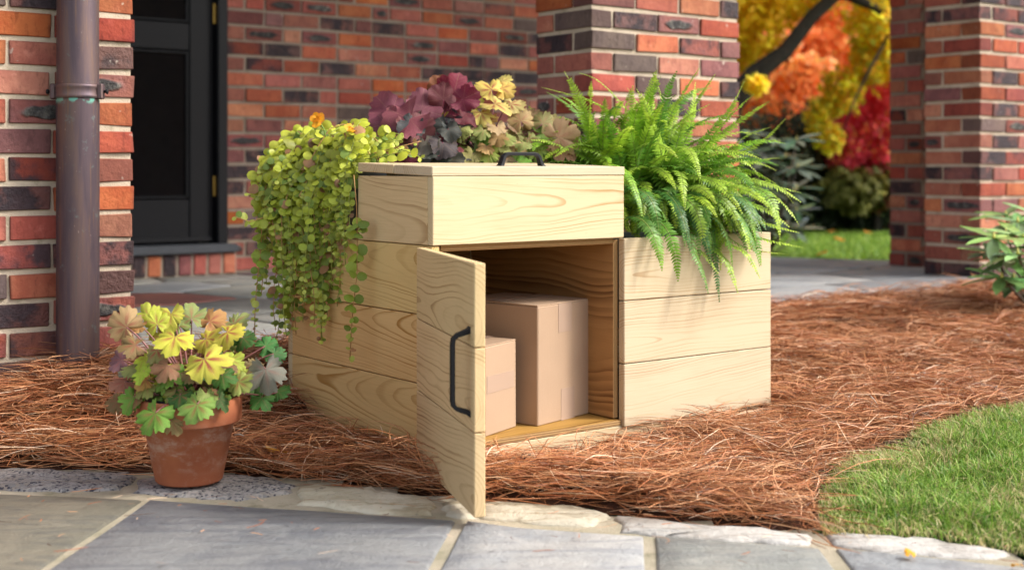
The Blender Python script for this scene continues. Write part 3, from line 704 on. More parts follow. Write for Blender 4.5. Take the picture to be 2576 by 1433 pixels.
# lid
lid = obj('lid', boxm('lid', .40, .24, .012, M['wood'], .001, 0, 0), bp, mat4=Matrix.Translation((0, 0, .5748)) @ Matrix.Rotation(math.radians(1.7), 4, 'X') @ Matrix.Translation((.2545, .142, -.0085)))
for k in range(2):
    board('lid_board', lid, .513, .1425, T, MR(-.0, -.0705+.1445*k+.0, .0165, I4), 'wood', seed=31+k)
def handle_mesh(L, H):
    A = Acc()
    w = .0120; t = .0072
    prof = [(-L/2-.003, 0, 1.5), (-L/2, H*.12, 1.2), (-L/2+.006, H*.74, .95), (-L/2+.012, H*.95, .9), (-L/2+.02, H, .9), (L/2-.02, H, .9), (L/2-.012, H*.95, .9), (L/2-.006, H*.74, .95), (L/2, H*.12, 1.2), (L/2+.003, 0, 1.5)]
    P = [Vector((x, 0, z)) for x, z, _ in prof]; V = []; Q = []
    for i, p in enumerate(P):
        tg = (P[min(i+1, len(P)-1)]-P[max(i-1, 0)]).normalized(); nrm = Vector((-tg.z, 0, tg.x)); s = prof[i][2]
        if i in (0, len(P)-1): nrm = Vector((-1 if i == 0 else 1, 0, 0)) if False else Vector((-1, 0, 0)) if i == 0 else Vector((1, 0, 0))
        ww = w*s; tt = t*(s if s > 1 else 1)
        for a, b in ((-1, -.75), (-.88, -1), (.88, -1), (1, -.75), (1, .75), (.88, 1), (-.88, 1), (-1, .75)):
            V.append(p+Vector((0, 1, 0))*a*ww/2+nrm*b*tt/2)
    for i in range(len(P)-1):
        for k in range(8): Q.append([i*8+k, i*8+(k+1) % 8, (i+1)*8+(k+1) % 8, (i+1)*8+k])
    Q.append(list(range(8))); Q.append([(len(P)-1)*8+k for k in range(8)][::-1])
    return mesh('handle', V, Q, M['black'], False)
obj('handle', handle_mesh(.106, .0255), lid, mat4=MR(.0, -.098, .0262, I4))
# door, swung open
hinge = Vector((-.1874, 2.615, 0)); free = Vector((-.0619, 2.183, 0)); dd = (free-hinge).normalized()
nout = Vector((dd.y, -dd.x, 0))           # outward (left) face normal
if nout.x > 0: nout = -nout
DWd = .4495
inv = (Matrix.Translation(A0) @ Matrix.Rotation(TH, 4, 'Z')).inverted()
def dframe(q, z, inset):
    """frame on the door: x along door from hinge, y up, z = normal from outer face inwards"""
    o = hinge+dd*q-nout*inset+Vector((0, 0, z)); zz = dd.cross(Vector((0, 0, 1))).normalized()
    m = Matrix((( dd.x, 0, zz.x, o.x), (dd.y, 0, zz.y, o.y), (0, 1, zz.z, o.z), (0, 0, 0, 1)))
    return inv @ m
dmat = dframe(DWd/2, .225, T+.0018)
door = obj('door', boxm('door', DWd-.03, .39, .003, M['plyedge'], .0005), bp, mat4=dmat)
dinv = dmat.inverted()
for k in range(3):
    board('door_board', door, DWd, BHT, T, dinv @ dframe(DWd/2, ZB+PT*k+BHT/2+.0006, T/2), 'wood_shaded', seed=41+k)
hf = dframe(.418, .2515, 0)
# handle local: x=length (vertical), z = away from the outer face
o = hinge+dd*.418+Vector((0, 0, .2515)); Z3 = nout; X3 = Vector((0, 0, 1)); Y3 = Z3.cross(X3)
hm = Matrix(((X3.x, Y3.x, Z3.x, o.x), (X3.y, Y3.y, Z3.y, o.y), (X3.z, Y3.z, Z3.z, o.z), (0, 0, 0, 1)))
obj('handle', handle_mesh(.134, .029), door, mat4=dinv @ inv @ hm)
for z in (.09, .36):
    hp_ = hinge-nout*T+dd*.012+Vector((0, 0, z)); lp = inv @ hp_
    hg = obj('hinge', boxm('hinge', .012, .022, .05, M['black'], .002), bp, (lp.x+.004, lp.y+.004, z))

# ------------------------------------------------------------------ parcels
def parcel(label, c0, c1, depth, z0, h, tape):
    """c0,c1 = bottom corners of the lit face (world), body extends away"""
    u = (c1-c0); w = u.length; u.normalize(); v = Vector((-u.y, u.x, 0)); ang = math.atan2(u.y, u.x)
    t = empty('cardboard_box', Vector((c0.x, c0.y, z0)), ang); tag(t, label, 'cardboard box', 'parcels inside the planter box')
    b = .0015
    obj('body', boxm('body', w, depth, h-.004, M['kraft'], .0022, .0006, 3), t, (w/2, depth/2, (h-.004)/2))
    for k in (0, 1):
        o = obj('flap', boxm('flap', w, depth/2-.002, .003, M['kraft'], .0008, .0003, k), t, (w/2, depth*(.25+.5*k), h-.0022), (.012*(1-2*k), 0, 0))
    obj('tape', boxm('tape', w, .045, .0004, M['tape'], .0001), t, (w/2, depth/2, h+.0014))
    for x0, x1, z0_, z1_ in tape:
        obj('tape', boxm('tape', x1-x0, .0005, z1_-z0_, M['tape'], .0001), t, ((x0+x1)/2, -.0004, (z0_+z1_)/2))
    return t
zf = .0322
parcel('larger closed cardboard box at the right side of the open compartment', gp(1353, 1072, zf), gp(1483.5, 1039, zf), .25, zf, .262, [(.085, .135, 0, .07), (.075, .125, .195, .258)])
parcel('smaller cardboard box with clear tape, half hidden behind the open door', gp(1221, 1098.7, zf), gp(1298.5, 1073, zf), .16, zf, .190, [(.006, .118, .088, .124)])

# ------------------------------------------------------------------ leaf meshes
def palmate(seed, lobes=5, ruffle=.06, cup=.12, tooth=.05, deep=.35, nth=None, rings=5, name='leaf'):
    rg = random.Random(seed); nth = nth or lobes*9; V = [(0, 0, 0)]; uv = [(lobes/2, 0)]; Fc = []
    ph = rg.uniform(0, 6); span = math.radians(158); ph2 = rg.uniform(0, 6); fold = rg.uniform(-.1, .25); lob = [rg.uniform(.82, 1.08) for _ in range(lobes)]
    for j in range(1, rings+1):
        rho = j/rings
        for i in range(nth+1):
            s = i/nth; th = -span+2*span*s; lu = s*lobes; w = abs(math.sin(PI*lu)); lr = lob[min(lobes-1, int(lu))]   # 0 at sinus, 1 at the lobe centre
            base = (1-deep)+deep*w**.32
            base *= .72+.28*math.cos(th*.5)**2 if True else 1
            t = 1+tooth*1.3*((abs((lu*3+ph) % 1-.5)*4-1)+.6*math.sin(lu*23+ph2))*(1 if j == rings else .25 if j == rings-1 else 0)
            r = rho*base*t*(1+(lr-1)*w)
            if i in (0, nth): r *= .8
            z = -cup*rho*rho+ruffle*1.2*math.sin(1.6*th+ph)*rho**2+ruffle*.9*math.sin(3.7*th+ph2)*rho**3+ruffle*.22*math.sin(11.3*th+ph2+2*math.sin(2*th+ph))*rho**6+fold*.5*abs(math.sin(th))*rho
            z += ruffle*.45*math.sin(5.2*r*math.cos(th)+ph)*math.sin(6.1*r*math.sin(th)+ph2)*rho
            z += -.006*(1-w)**2*rho
            V.append((r*math.cos(th), r*math.sin(th), z)); uv.append((lu, rho))
    row = nth+1
    for i in range(nth): Fc.append([0, 1+i, 2+i])
    for j in range(rings-1):
        for i in range(nth): Fc.append([1+j*row+i, 1+(j+1)*row+i, 2+(j+1)*row+i, 2+j*row+i])
    return mesh(name, V, Fc, M['heuch'], True, colr=np.ones((len(V), 3)), uv=uv)
LH = [palmate(s, 5, .13, .16, .055, .36, nth=60, rings=6) for s in range(6)]          # lobed
LP = [palmate(20+s, 6, .17, .08, .03, .12, nth=60, rings=6) for s in range(5)]       # ruffled purple
def heuch_leaf(parent, pos, rad, tipdir, normal, color, red, meshes, rg, stems, root, stemc):
    n = Vector(normal).normalized(); f = Vector(tipdir); f = (f-n*f.dot(n)).normalized(); s = n.cross(f)
    m = Matrix(((f.x, s.x, n.x, pos.x), (f.y, s.y, n.y, pos.y), (f.z, s.z, n.z, pos.z), (0, 0, 0, 1))) @ Matrix.Diagonal((rad, rad*rg.uniform(.85, 1.05), rad, 1))
    base = Matrix.Translation(parent.location).inverted()
    o = obj('leaf', meshes[rg.randrange(len(meshes))], parent, mat4=base @ m); o.color = (*color, red)
    a = root+Vector((rg.uniform(-.012, .012), rg.uniform(-.012, .012), 0)); b = pos-f*rad*.05
    back = pos-f*rad*.45-n*rad*.35
    P = [a, a.lerp(back, .5)+Vector((0, 0, .02)), back, b]
    Q = []
    for k in range(9):
        t = k/8; Q.append(((1-t)**3)*P[0]+3*t*(1-t)**2*P[1]+3*t*t*(1-t)*P[2]+t**3*P[3])
    stems.tube([q-parent.location for q in Q], [.0021-.0009*k/8 for k in range(9)], 5, stemc)
    return o
YEL = (.50, .46, .06); YG = (.38, .42, .05); GRN = (.13, .27, .035); DGR = (.045, .13, .022); TAN = (.38, .26, .12); PNK = (.42, .27, .24); BRN = (.22, .15, .06); PUR = (.19, .10, .12); OLV = (.24, .26, .08); GRY = (.22, .22, .16); ORA = (.44, .23, .075)
PURL = (.20, .055, .07); PURD = (.095, .010, .022); GPUR = (.06, .065, .055)
def plant(name, label, cat, base, leaves, root_z, meshes, seed, stemc, filler=(), group=None):
    t = empty(name, base); tag(t, label, cat, group); rg = random.Random(seed); st = Acc(); root = Vector((base[0], base[1], root_z))
    for (u, v, y, rpx, ang, tilt, c, red) in leaves:
        pos = px(u, v, y); rad = rpx/F*y*.99; a = math.radians(ang)
        tip = Vector((math.cos(a), 0, math.sin(a)))
        nr = Vector((rg.uniform(-.25, .25), -math.cos(math.radians(tilt)), math.sin(math.radians(tilt))))
        c = tuple(k*rg.uniform(.9, 1.1) for k in c)
        heuch_leaf(t, pos, rad, tip, nr, c, red, meshes, rg, st, root, stemc)
    for (n, rad0, rr, zz, cols, sz, red) in filler:
        for i in range(n):
            a = rg.uniform(0, 2*PI); q = rg.uniform(.25, 1)**.6*rr; pos = Vector((base[0]+math.cos(a)*q, base[1]+math.sin(a)*q, rg.uniform(*zz)))
            tip = Vector((math.cos(a), math.sin(a), rg.uniform(-.5, .1))); nr = Vector((math.cos(a)*.5+rg.uniform(-.4, .4), math.sin(a)*.5-.35+rg.uniform(-.3, .3), .8))
            heuch_leaf(t, pos, rg.uniform(*sz), tip, nr, tuple(k*rg.uniform(.8, 1.15) for k in rg.choice(cols)), red*rg.random(), meshes, rg, st, root, stemc)
    obj('stems', st.mesh('stems', M['stem']), t); return t

# ------------------------------------------------------------------ terracotta pot and its plant
pb = gp(476, 1196, .0165); pot = empty('terracotta_pot', (pb.x, pb.y, .009)); tag(pot, 'terracotta flower pot standing on the granite kerb stone, left of the planter', 'flower pot')
k = pb.y/F
rb, rn, rr, H = 83*k, 112*k, 131*k, 221*k*.955
prof = [(0.0, .0), (rb-.003, 0), (rb, .003), (rn, H-.046), (rr-.004, H-.046), (rr-.001, H-.043), (rr, H-.004), (rr-.002, H), (rr-.010, H), (rr-.012, H-.004), (rr-.014, H-.03), (0, H-.03)]
obj('pot_body', lathe('pot_body', prof, 56, M['terra']), pot)
obj('soil', lathe('soil', [(rr-.0145, H-.022), (.05, H-.014), (0.001, H-.012)], 30, M['soil']), pot)
obj('nursery_liner', lathe('nursery_liner', [(rr-.018, H-.02), (rr-.018, H+.001), (rr-.020, H+.002), (rr-.021, H-.02)], 40, M['black']), pot)
Y0 = pb.y
HL = [ # u, v, depth, radius px, tip angle (deg, image plane), tilt, colour, red
 (515, 905, Y0-.10, 72, -62, 38, YEL, 1.0), (440, 848, Y0-.07, 66, -100, 52, YEL, .75), (573, 835, Y0-.04, 52, -30, 48, YEL, .95), (520, 852, Y0-.02, 50, -20, 50, YEL, .8),
 (430, 790, Y0+.02, 44, -80, 45, YEL, .55), (395, 815, Y0+.0, 44, 100, 25, YG, .6), (372, 793, Y0+.03, 42, 60, 35, YG, .4), (352, 820, Y0-.01, 32, 180, 50, ORA, .4),
 (316, 822, Y0-.03, 58, 150, 10, TAN, .6), (482, 800, Y0+.05, 48, 90, 30, OLV, .5), (528, 808, Y0+.05, 46, 60, 40, ORA, .7), (590, 815, Y0+.05, 44, 60, 35, OLV, .6),
 (612, 850, Y0+.02, 40, -50, 35, DGR, .2), (340, 868, Y0-.05, 44, -160, 45, BRN, .6), (395, 880, Y0-.06, 44, -60, 40, OLV, .9), (305, 905, Y0-.02, 42, 170, 30, PUR, .3),
 (312, 960, Y0-.03, 46, -150, 50, (.30, .13, .08), .5), (368, 955, Y0-.06, 36, 170, 60, ORA, .7), (425, 935, Y0-.08, 48, -90, 30, GRN, .5), (335, 1000, Y0-.06, 42, -110, 40, GRN, .3),
 (390, 1040, Y0-.12, 62, -110, 25, GRN, .5), (432, 1060, Y0-.10, 36, -60, 25, BRN, .3), (495, 1018, Y0-.12, 56, -100, 35, (.22, .32, .07), .6), (440, 985, Y0-.08, 30, -120, 40, OLV, .4),
 (560, 945, Y0-.08, 40, -80, 30, DGR, .2), (600, 960, Y0-.06, 42, -40, 40, (.28, .30, .08), .6), (640, 925, Y0-.0, 36, 160, 30, BRN, .4), (668, 870, Y0+.03, 38, 30, 30, (.07, .2, .05), .1),
 (690, 890, Y0+.02, 38, -10, 30, (.08, .22, .06), .1), (668, 930, Y0-.03, 62, -80, 15, GRY, .25), (658, 1000, Y0-.02, 42, -110, 40, DGR, .1), (700, 985, Y0-.0, 36, 20, 60, DGR, .1),
 (640, 965, Y0+.0, 34, -60, 30, (.09, .2, .05), .1), (295, 1010, Y0+.0, 36, -120, 30, BRN, .3), (470, 950, Y0-.03, 30, -70, 40, DGR, .4), (545, 985, Y0-.05, 30, -90, 30, DGR, .2), (320, 935, Y0-.0, 30, 200, 30, GRY, .2), (450, 820, Y0+.04, 40, 120, 40, OLV, .5),
 (410, 850, Y0-.0, 36, 160, 50, YG, .6), (655, 955, Y0+.02, 34, -20, 30, GRN, .2)]
plant('heuchera_plant', 'yellow and green heuchera with red leaf centres growing in the terracotta pot', 'plant', (pb.x, pb.y, H-.01), HL, H-.005, LH, 5, (.30, .12, .11),
      filler=[(85, 0, .105, (H-.005, H+.095), [OLV, BRN, DGR, GRN, YG, (.25, .30, .08)], (.022, .032), .6)])

# ------------------------------------------------------------------ plants in the planter
def npot(rr_, d_, rad, h, zb, label, rim=None):
    p = BX(rr_, d_, zb); o = empty('nursery_pot', p); tag(o, label, 'plant pot', 'nursery pots inside the planter')
    obj('pot_body', lathe('pot_body', [(0, 0), (rad*.8, 0), (rad*.97, h-.012), (rad, h-.012), (rad+.003, h-.006), (rad+.003, h), (rad-.003, h), (rad-.006, h-.015), (0, h-.016)], 36, M['potgrey']), o)
    obj('soil', lathe('soil', [(rad-.006, h-.013), (.03, h-.006), (.001, h-.004)], 24, M['soil']), o); return p
P1 = npot(.095, .44, .078, .158, .4345, 'grey nursery pot holding the trailing creeping jenny')
P2 = npot(.27, .435, .072, .19, .4345, 'grey nursery pot with its rim showing above the lid, holding the burgundy heuchera')
P3 = npot(.445, .435, .08, .165, .4345, 'grey nursery pot holding the tan and yellow heuchera behind the lid handle')
P4 = npot(.745, .30, .17, .215, .207, 'wide nursery pot under the fern in the right end of the planter')
yp = P2.y
plant('heuchera_plant', 'burgundy heuchera with large ruffled leaves behind the left half of the lid', 'plant', (P2.x, P2.y, .60), [
 (985, 285, yp-.02, 74, 150, 22, PURL, .0), (1030, 300, yp-.06, 88, -125, 38, PURL, .0), (975, 315, yp-.05, 60, -150, 35, PURL, .0), (1062, 275, yp-.01, 60, 60, 20, PURL, 0), (1040, 320, yp-.05, 58, -60, 30, (.20, .07, .08), 0),
 (1140, 245, yp+.02, 62, 50, 5, (.17, .015, .035), 0), (1115, 250, yp+.0, 44, 110, 8, (.12, .02, .03), 0), (1165, 250, yp+.0, 44, 0, 10, (.14, .012, .035), 0), (1105, 225, yp+.03, 38, 95, 0, (.20, .08, .03), 0),
 (1090, 300, yp+.0, 50, -140, 35, GPUR, 0), (1120, 320, yp-.03, 56, -100, 30, GPUR, 0), (1150, 300, yp+.0, 46, -30, 20, (.05, .035, .04), 0), (960, 365, yp-.03, 50, 200, 20, PURD, 0), (930, 372, yp-.0, 44, 190, 25, PURD, 0),
 (1020, 355, yp-.06, 52, -150, 45, (.14, .14, .11), 0), (1070, 355, yp-.06, 46, -70, 35, (.16, .16, .13), 0), (1050, 340, yp-.02, 40, -90, 30, PURD, 0), (1000, 345, yp-.0, 40, -120, 20, PURD, 0), (1135, 280, yp+.05, 50, 30, 20, PURD, 0), (1095, 345, yp-.04, 40, -60, 40, (.12, .13, .10), 0)],
 .62, LP, 9, (.22, .03, .06), filler=[(44, 0, .10, (.61, .71), [PURD, GPUR, PURL, GPUR, PURD], (.030, .046), 0)])
yq = P3.y
plant('heuchera_plant', 'tan, yellow and olive foamy heuchera behind the lid handle, beside the fern', 'plant', (P3.x, P3.y, .58), [
 (1235, 225, yq+.0, 52, 120, 40, (.62, .47, .12), .9), (1262, 222, yq+.02, 42, 30, 45, (.62, .48, .12), .7), (1150, 268, yq-.03, 50, 200, 50, (.60, .50, .10), 1.), (1180, 250, yq-.0, 44, 60, 40, (.62, .52, .10), .8),
 (1245, 262, yq-.04, 48, -60, 60, (.60, .45, .12), .9), (1285, 262, yq-.02, 42, -20, 50, (.58, .42, .15), .9), (1210, 285, yq-.05, 44, -80, 55, (.55, .45, .12), .8), (1265, 205, yq+.04, 28, 40, 40, (.64, .52, .14), .5),
 (1180, 315, yq-.05, 46, 120, 25, ORA, .5), (1225, 305, yq-.05, 36, 90, 20, ORA, .5), (1310, 305, yq-.04, 44, 110, 25, (.36, .25, .10), .4), (1330, 300, yq+.0, 42, 30, 30, BRN, .3), (1365, 310, yq-.02, 40, 60, 30, (.24, .22, .08), .3),
 (1405, 345, yq-.06, 58, 20, 10, (.40, .22, .12), .3), (1412, 370, yq-.05, 44, -40, 20, (.33, .17, .10), .4), (1390, 320, yq-.0, 40, 80, 20, (.33, .24, .10), .2), (1260, 355, yq-.08, 44, -70, 25, TAN, .4), (1238, 350, yq-.07, 34, 120, 20, PNK, .3),
 (1140, 340, yq-.06, 40, 180, 40, (.24, .16, .12), .4), (1160, 365, yq-.08, 38, -160, 45, (.20, .17, .09), .3), (1120, 395, yq-.10, 50, 170, 55, (.10, .18, .07), .1), (1160, 390, yq-.11, 50, 150, 30, (.22, .25, .05), .1), (1195, 400, yq-.11, 46, -60, 30, (.12, .20, .04), .1),
 (1230, 385, yq-.11, 40, -90, 25, (.28, .32, .05), .2), (1265, 400, yq-.10, 34, -60, 30, BRN, .2), (1130, 405, yq-.10, 30, -80, 20, (.40, .34, .28), .0), (1185, 345, yq-.04, 34, 80, 30, DGR, .1), (1285, 340, yq-.05, 34, -30, 35, OLV, .4), (1330, 350, yq-.04, 36, -60, 35, OLV, .5), (1350, 375, yq-.05, 34, -80, 40, (.25, .33, .07), .3), (1300, 385, yq-.08, 30, -100, 40, GRN, .2), (1215, 330, yq-.03, 34, -160, 40, OLV, .4), (1360, 335, yq-.02, 32, 10, 35, GRN, .1)],
 .60, LH, 12, (.30, .12, .13), filler=[(95, 0, .14, (.60, .69), [OLV, BRN, GRN, (.26, .15, .08), OLV, TAN], (.024, .040), .4)])

# ------------------------------------------------------------------ creeping jenny
rg = random.Random(3); nr_ = np.random.default_rng(3)
def round_leaf(name, n=9):
    V = [(0.5, 0, .04)]; 
    for i in range(n):
        a = 2*PI*i/n; r = .5*(1-.12*math.exp(-((a-PI)**2)*3)); V.append((.5+r*math.cos(a), .47*math.sin(a), -.06+.05*math.cos(2*a)))
    return V, [[0, 1+i, 1+(i+1) % n] for i in range(n)]
RLV, RLF = round_leaf('leaf')
JM = mesh('leaf', RLV, RLF, M['jenny'], True, colr=np.ones((len(RLV), 3)))
jen = empty('creeping_jenny', (P1.x, P1.y, .58)); tag(jen, 'creeping jenny with round lime leaves trailing down the left end of the planter', 'plant')
strands = []
top = Vector((P1.x, P1.y, .60))
def strand(pts, seed): strands.append(pts)
for i in range(112):
    # leave the pot, go over the left/back rim of the planter, hang down outside of the left wall
    d = rg.uniform(.30, .60); over = rg.uniform(.015, .075)*(1+.35*(d > .45)); zr = rg.uniform(.57, .66)
    endz = rg.choice([rg.uniform(.24, .50), rg.uniform(.18, .42), rg.uniform(.38, .56), rg.uniform(.42, .58)])
    if d < .38: endz = max(endz, rg.uniform(.30, .5)); over = rg.uniform(.012, .035)
    a = top+Vector((rg.uniform(-.05, .05), rg.uniform(-.05, .05), 0)); b = BX(.02, d, zr+rg.uniform(0, .035)); c = BX(-over, d+rg.uniform(-.02, .02), zr-.07); e = BX(-over*rg.uniform(.5, 1.0)-.006, d+rg.uniform(-.03, .03), endz)
    P = [a, b, c, e]; Q = []
    n = 14
    for k in range(n+1):
        t = k/n
        if t < .4: s = t/.4; q = a.lerp(b, s)+Vector((0, 0, .03*math.sin(PI*s)))
        elif t < .6: s = (t-.4)/.2; q = b.lerp(c, s)+Vector((0, 0, .012*math.sin(PI*s)))
        else: s = (t-.6)/.4; q = c.lerp(e, s)
        Q.append(q+Vector((rg.uniform(-.003, .003), rg.uniform(-.003, .003), 0)))
    strands.append(Q)
def pstr(lst, y0, y1=None): strands.append([px(u, v, y0+(0 if y1 is None else (y1-y0)*i/(len(lst)-1))) for i, (u, v) in enumerate(lst)])
pstr([(890, 440), (897, 520), (899, 600), (898, 690), (888, 770), (884, 830), (880, 905)], 2.80)
pstr([(900, 590), (912, 560), (912, 575)], 2.8)
pstr([(780, 470), (720, 500), (670, 545), (630, 558), (590, 545)], 3.02, 2.95)
pstr([(800, 440), (740, 450), (690, 480), (650, 495), (625, 490)], 3.05, 3.0)
pstr([(760, 500), (710, 540), (690, 560), (675, 580)], 3.05, 3.0)
pstr([(760, 640), (735, 720), (705, 780), (700, 830), (690, 865)], 3.12)
pstr([(770, 620), (745, 700), (735, 760), (735, 820), (722, 838)], 3.10)
pstr([(740, 600), (700, 650), (690, 720), (688, 780), (694, 830)], 3.16)
pstr([(800, 650), (775, 720), (762, 780), (762, 810)], 3.02); pstr([(840, 650), (830, 720), (825, 760), (822, 800)], 2.96); pstr([(860, 640), (860, 700), (850, 745), (848, 770)], 2.93)
pstr([(800, 350), (770, 345), (748, 330)], 3.05); pstr([(830, 380), (850, 355), (856, 338)], 3.0); pstr([(830, 360), (795, 345), (770, 360)], 3.0)
pstr([(860, 420), (930, 400), (985, 385), (1040, 388)], 2.93); pstr([(880, 400), (940, 385), (1000, 370), (1060, 355)], 2.98); pstr([(900, 380), (960, 360), (1010, 352)], 3.0); pstr([(905, 402), (960, 395), (1020, 378), (1062, 398)], 2.92)
for i in range(26):
    a = rg.uniform(0, 2*PI); e = top+Vector((math.cos(a)*.10, math.sin(a)*.09, rg.uniform(.01, .07))); strands.append([top.lerp(e, t)+Vector((0, 0, .03*math.sin(PI*t))) for t in (0, .3, .6, .8, 1)])
st = Acc(); leaves = []
for S in strands:
    L = [0]
    for k in range(1, len(S)): L.append(L[-1]+(S[k]-S[k-1]).length)
    tot = L[-1]; s = rg.uniform(0, .015)+ (tot*.25 if tot > .3 else 0); sc_ = rg.uniform(.8, 1.15); hue = rg.random()
    rgc = random.Random(len(leaves)); stepn = .0205
    st.tube([q-jen.location for q in S], [.0012]*len(S), 3, (.45, .25, .09) if rg.random() < .5 else (.30, .34, .07))
    side = rg.uniform(0, PI)
    while s < tot:
        k = max(0, min(len(L)-2, next((i for i in range(len(L)-1) if L[i+1] >= s), len(L)-2))); f = (s-L[k])/max(1e-6, L[k+1]-L[k]); p = S[k].lerp(S[k+1], f); tg = (S[k+1]-S[k]).normalized()
        side += 1.35; tip = s/tot
        for sg in (0, PI):
            a = side+sg; perp = tg.cross(Vector((.3, -.9, .2))).normalized(); q = tg.cross(perp); dirv = (perp*math.cos(a)+q*math.sin(a)+tg*.35+Vector((-.12, -.30, 0))).normalized()
            nm = (Vector((-.05, -.85, .55))+Vector((rg.uniform(-.65, .65), rg.uniform(-.4, .4), rg.uniform(-.6, .6)))).normalized()
            size = .0218*sc_*(1-.5*max(0, tip-.7)/.3)*rg.uniform(.6, 1.25)
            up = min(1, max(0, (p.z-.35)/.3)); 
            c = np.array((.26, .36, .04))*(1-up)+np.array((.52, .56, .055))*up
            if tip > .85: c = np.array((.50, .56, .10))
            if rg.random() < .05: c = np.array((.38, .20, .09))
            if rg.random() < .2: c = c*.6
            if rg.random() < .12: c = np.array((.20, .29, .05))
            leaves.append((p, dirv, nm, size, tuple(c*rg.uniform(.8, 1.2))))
        s += stepn*rg.uniform(.8, 1.3)
def lmat(p, f, n, s, org):
    f = (f-n*f.dot(n)).normalized(); y = n.cross(f); p = p-org
    return Matrix(((f.x*s, y.x*s, n.x*s, p.x), (f.y*s, y.y*s, n.y*s, p.y), (f.z*s, y.z*s, n.z*s, p.z), (0, 0, 0, 1)))
order = sorted(range(len(leaves)), key=lambda i: leaves[i][0].y-leaves[i][3]*9)
rest = Acc()
for k, i in enumerate(order):
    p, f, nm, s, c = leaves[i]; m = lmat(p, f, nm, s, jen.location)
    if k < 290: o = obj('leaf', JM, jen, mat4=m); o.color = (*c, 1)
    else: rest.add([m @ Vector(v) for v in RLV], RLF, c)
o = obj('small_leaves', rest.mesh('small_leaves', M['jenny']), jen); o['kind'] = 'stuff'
obj('stems', st.mesh('stems', M['stem']), jen)

# pansies
def pansy(label, u, v, y, face, c):
    pos = px(u, v, y); t = empty('pansy', pos); tag(t, label, 'flower', 'orange pansies'); rg = random.Random(int(u))
    n = Vector(face).normalized(); upv = Vector((0, 0, 1)); x = upv.cross(n).normalized(); yv = n.cross(x)
    for a, r, w, zz in ((60, .019, .018, -.002), (120, .019, .018, -.001), (10, .018, .016, .001), (170, .018, .016, .002), (270, .021, .024, .004)):
        A = Acc(); V = [Vector((0, 0, zz))]; N = 9
        for j in (1, 2):
            for i in range(N):
                b = 2*PI*i/N; lx = r*.5+r*.5*math.cos(b)*j/2; ly = w*.5*math.sin(b)*j/2; V.append(Vector((lx, ly, zz+.003*math.sin(2.5*b+a)*j/2+.004*(lx/r)**2)))
        Fc = [[0, 1+i, 1+(i+1) % N] for i in range(N)]+[[1+i, 1+N+i, 1+N+(i+1) % N, 1+(i+1) % N] for i in range(N)]
        ar = math.radians(a); W = []
        for p in V: lx = p.x*math.cos(ar)-p.y*math.sin(ar); ly = p.x*math.sin(ar)+p.y*math.cos(ar); W.append(x*lx+yv*ly+n*p.z)
        cc = np.array([c if i > N else (.9, .42, .02) for i in range(len(W))])
        obj('petal', mesh('petal', W, Fc, M['petal'], True, colr=cc), t)
    A = Acc(); A.tube([Vector((0, 0, 0)), Vector((.012, .01, -.02)), Vector((.025, .02, -.08))], [.0014]*3, 5, (.2, .35, .06)); obj('flower_stem', A.mesh('flower_stem', M['stem']), t)
pansy('upright orange pansy above the creeping jenny, the left one of two', 800, 302, 2.96, (-.3, -.9, .25), (.88, .33, .015))
pansy('orange pansy lying lower between the creeping jenny and the burgundy heuchera', 886, 326, 2.90, (.1, -.55, .8), (.90, .40, .015))

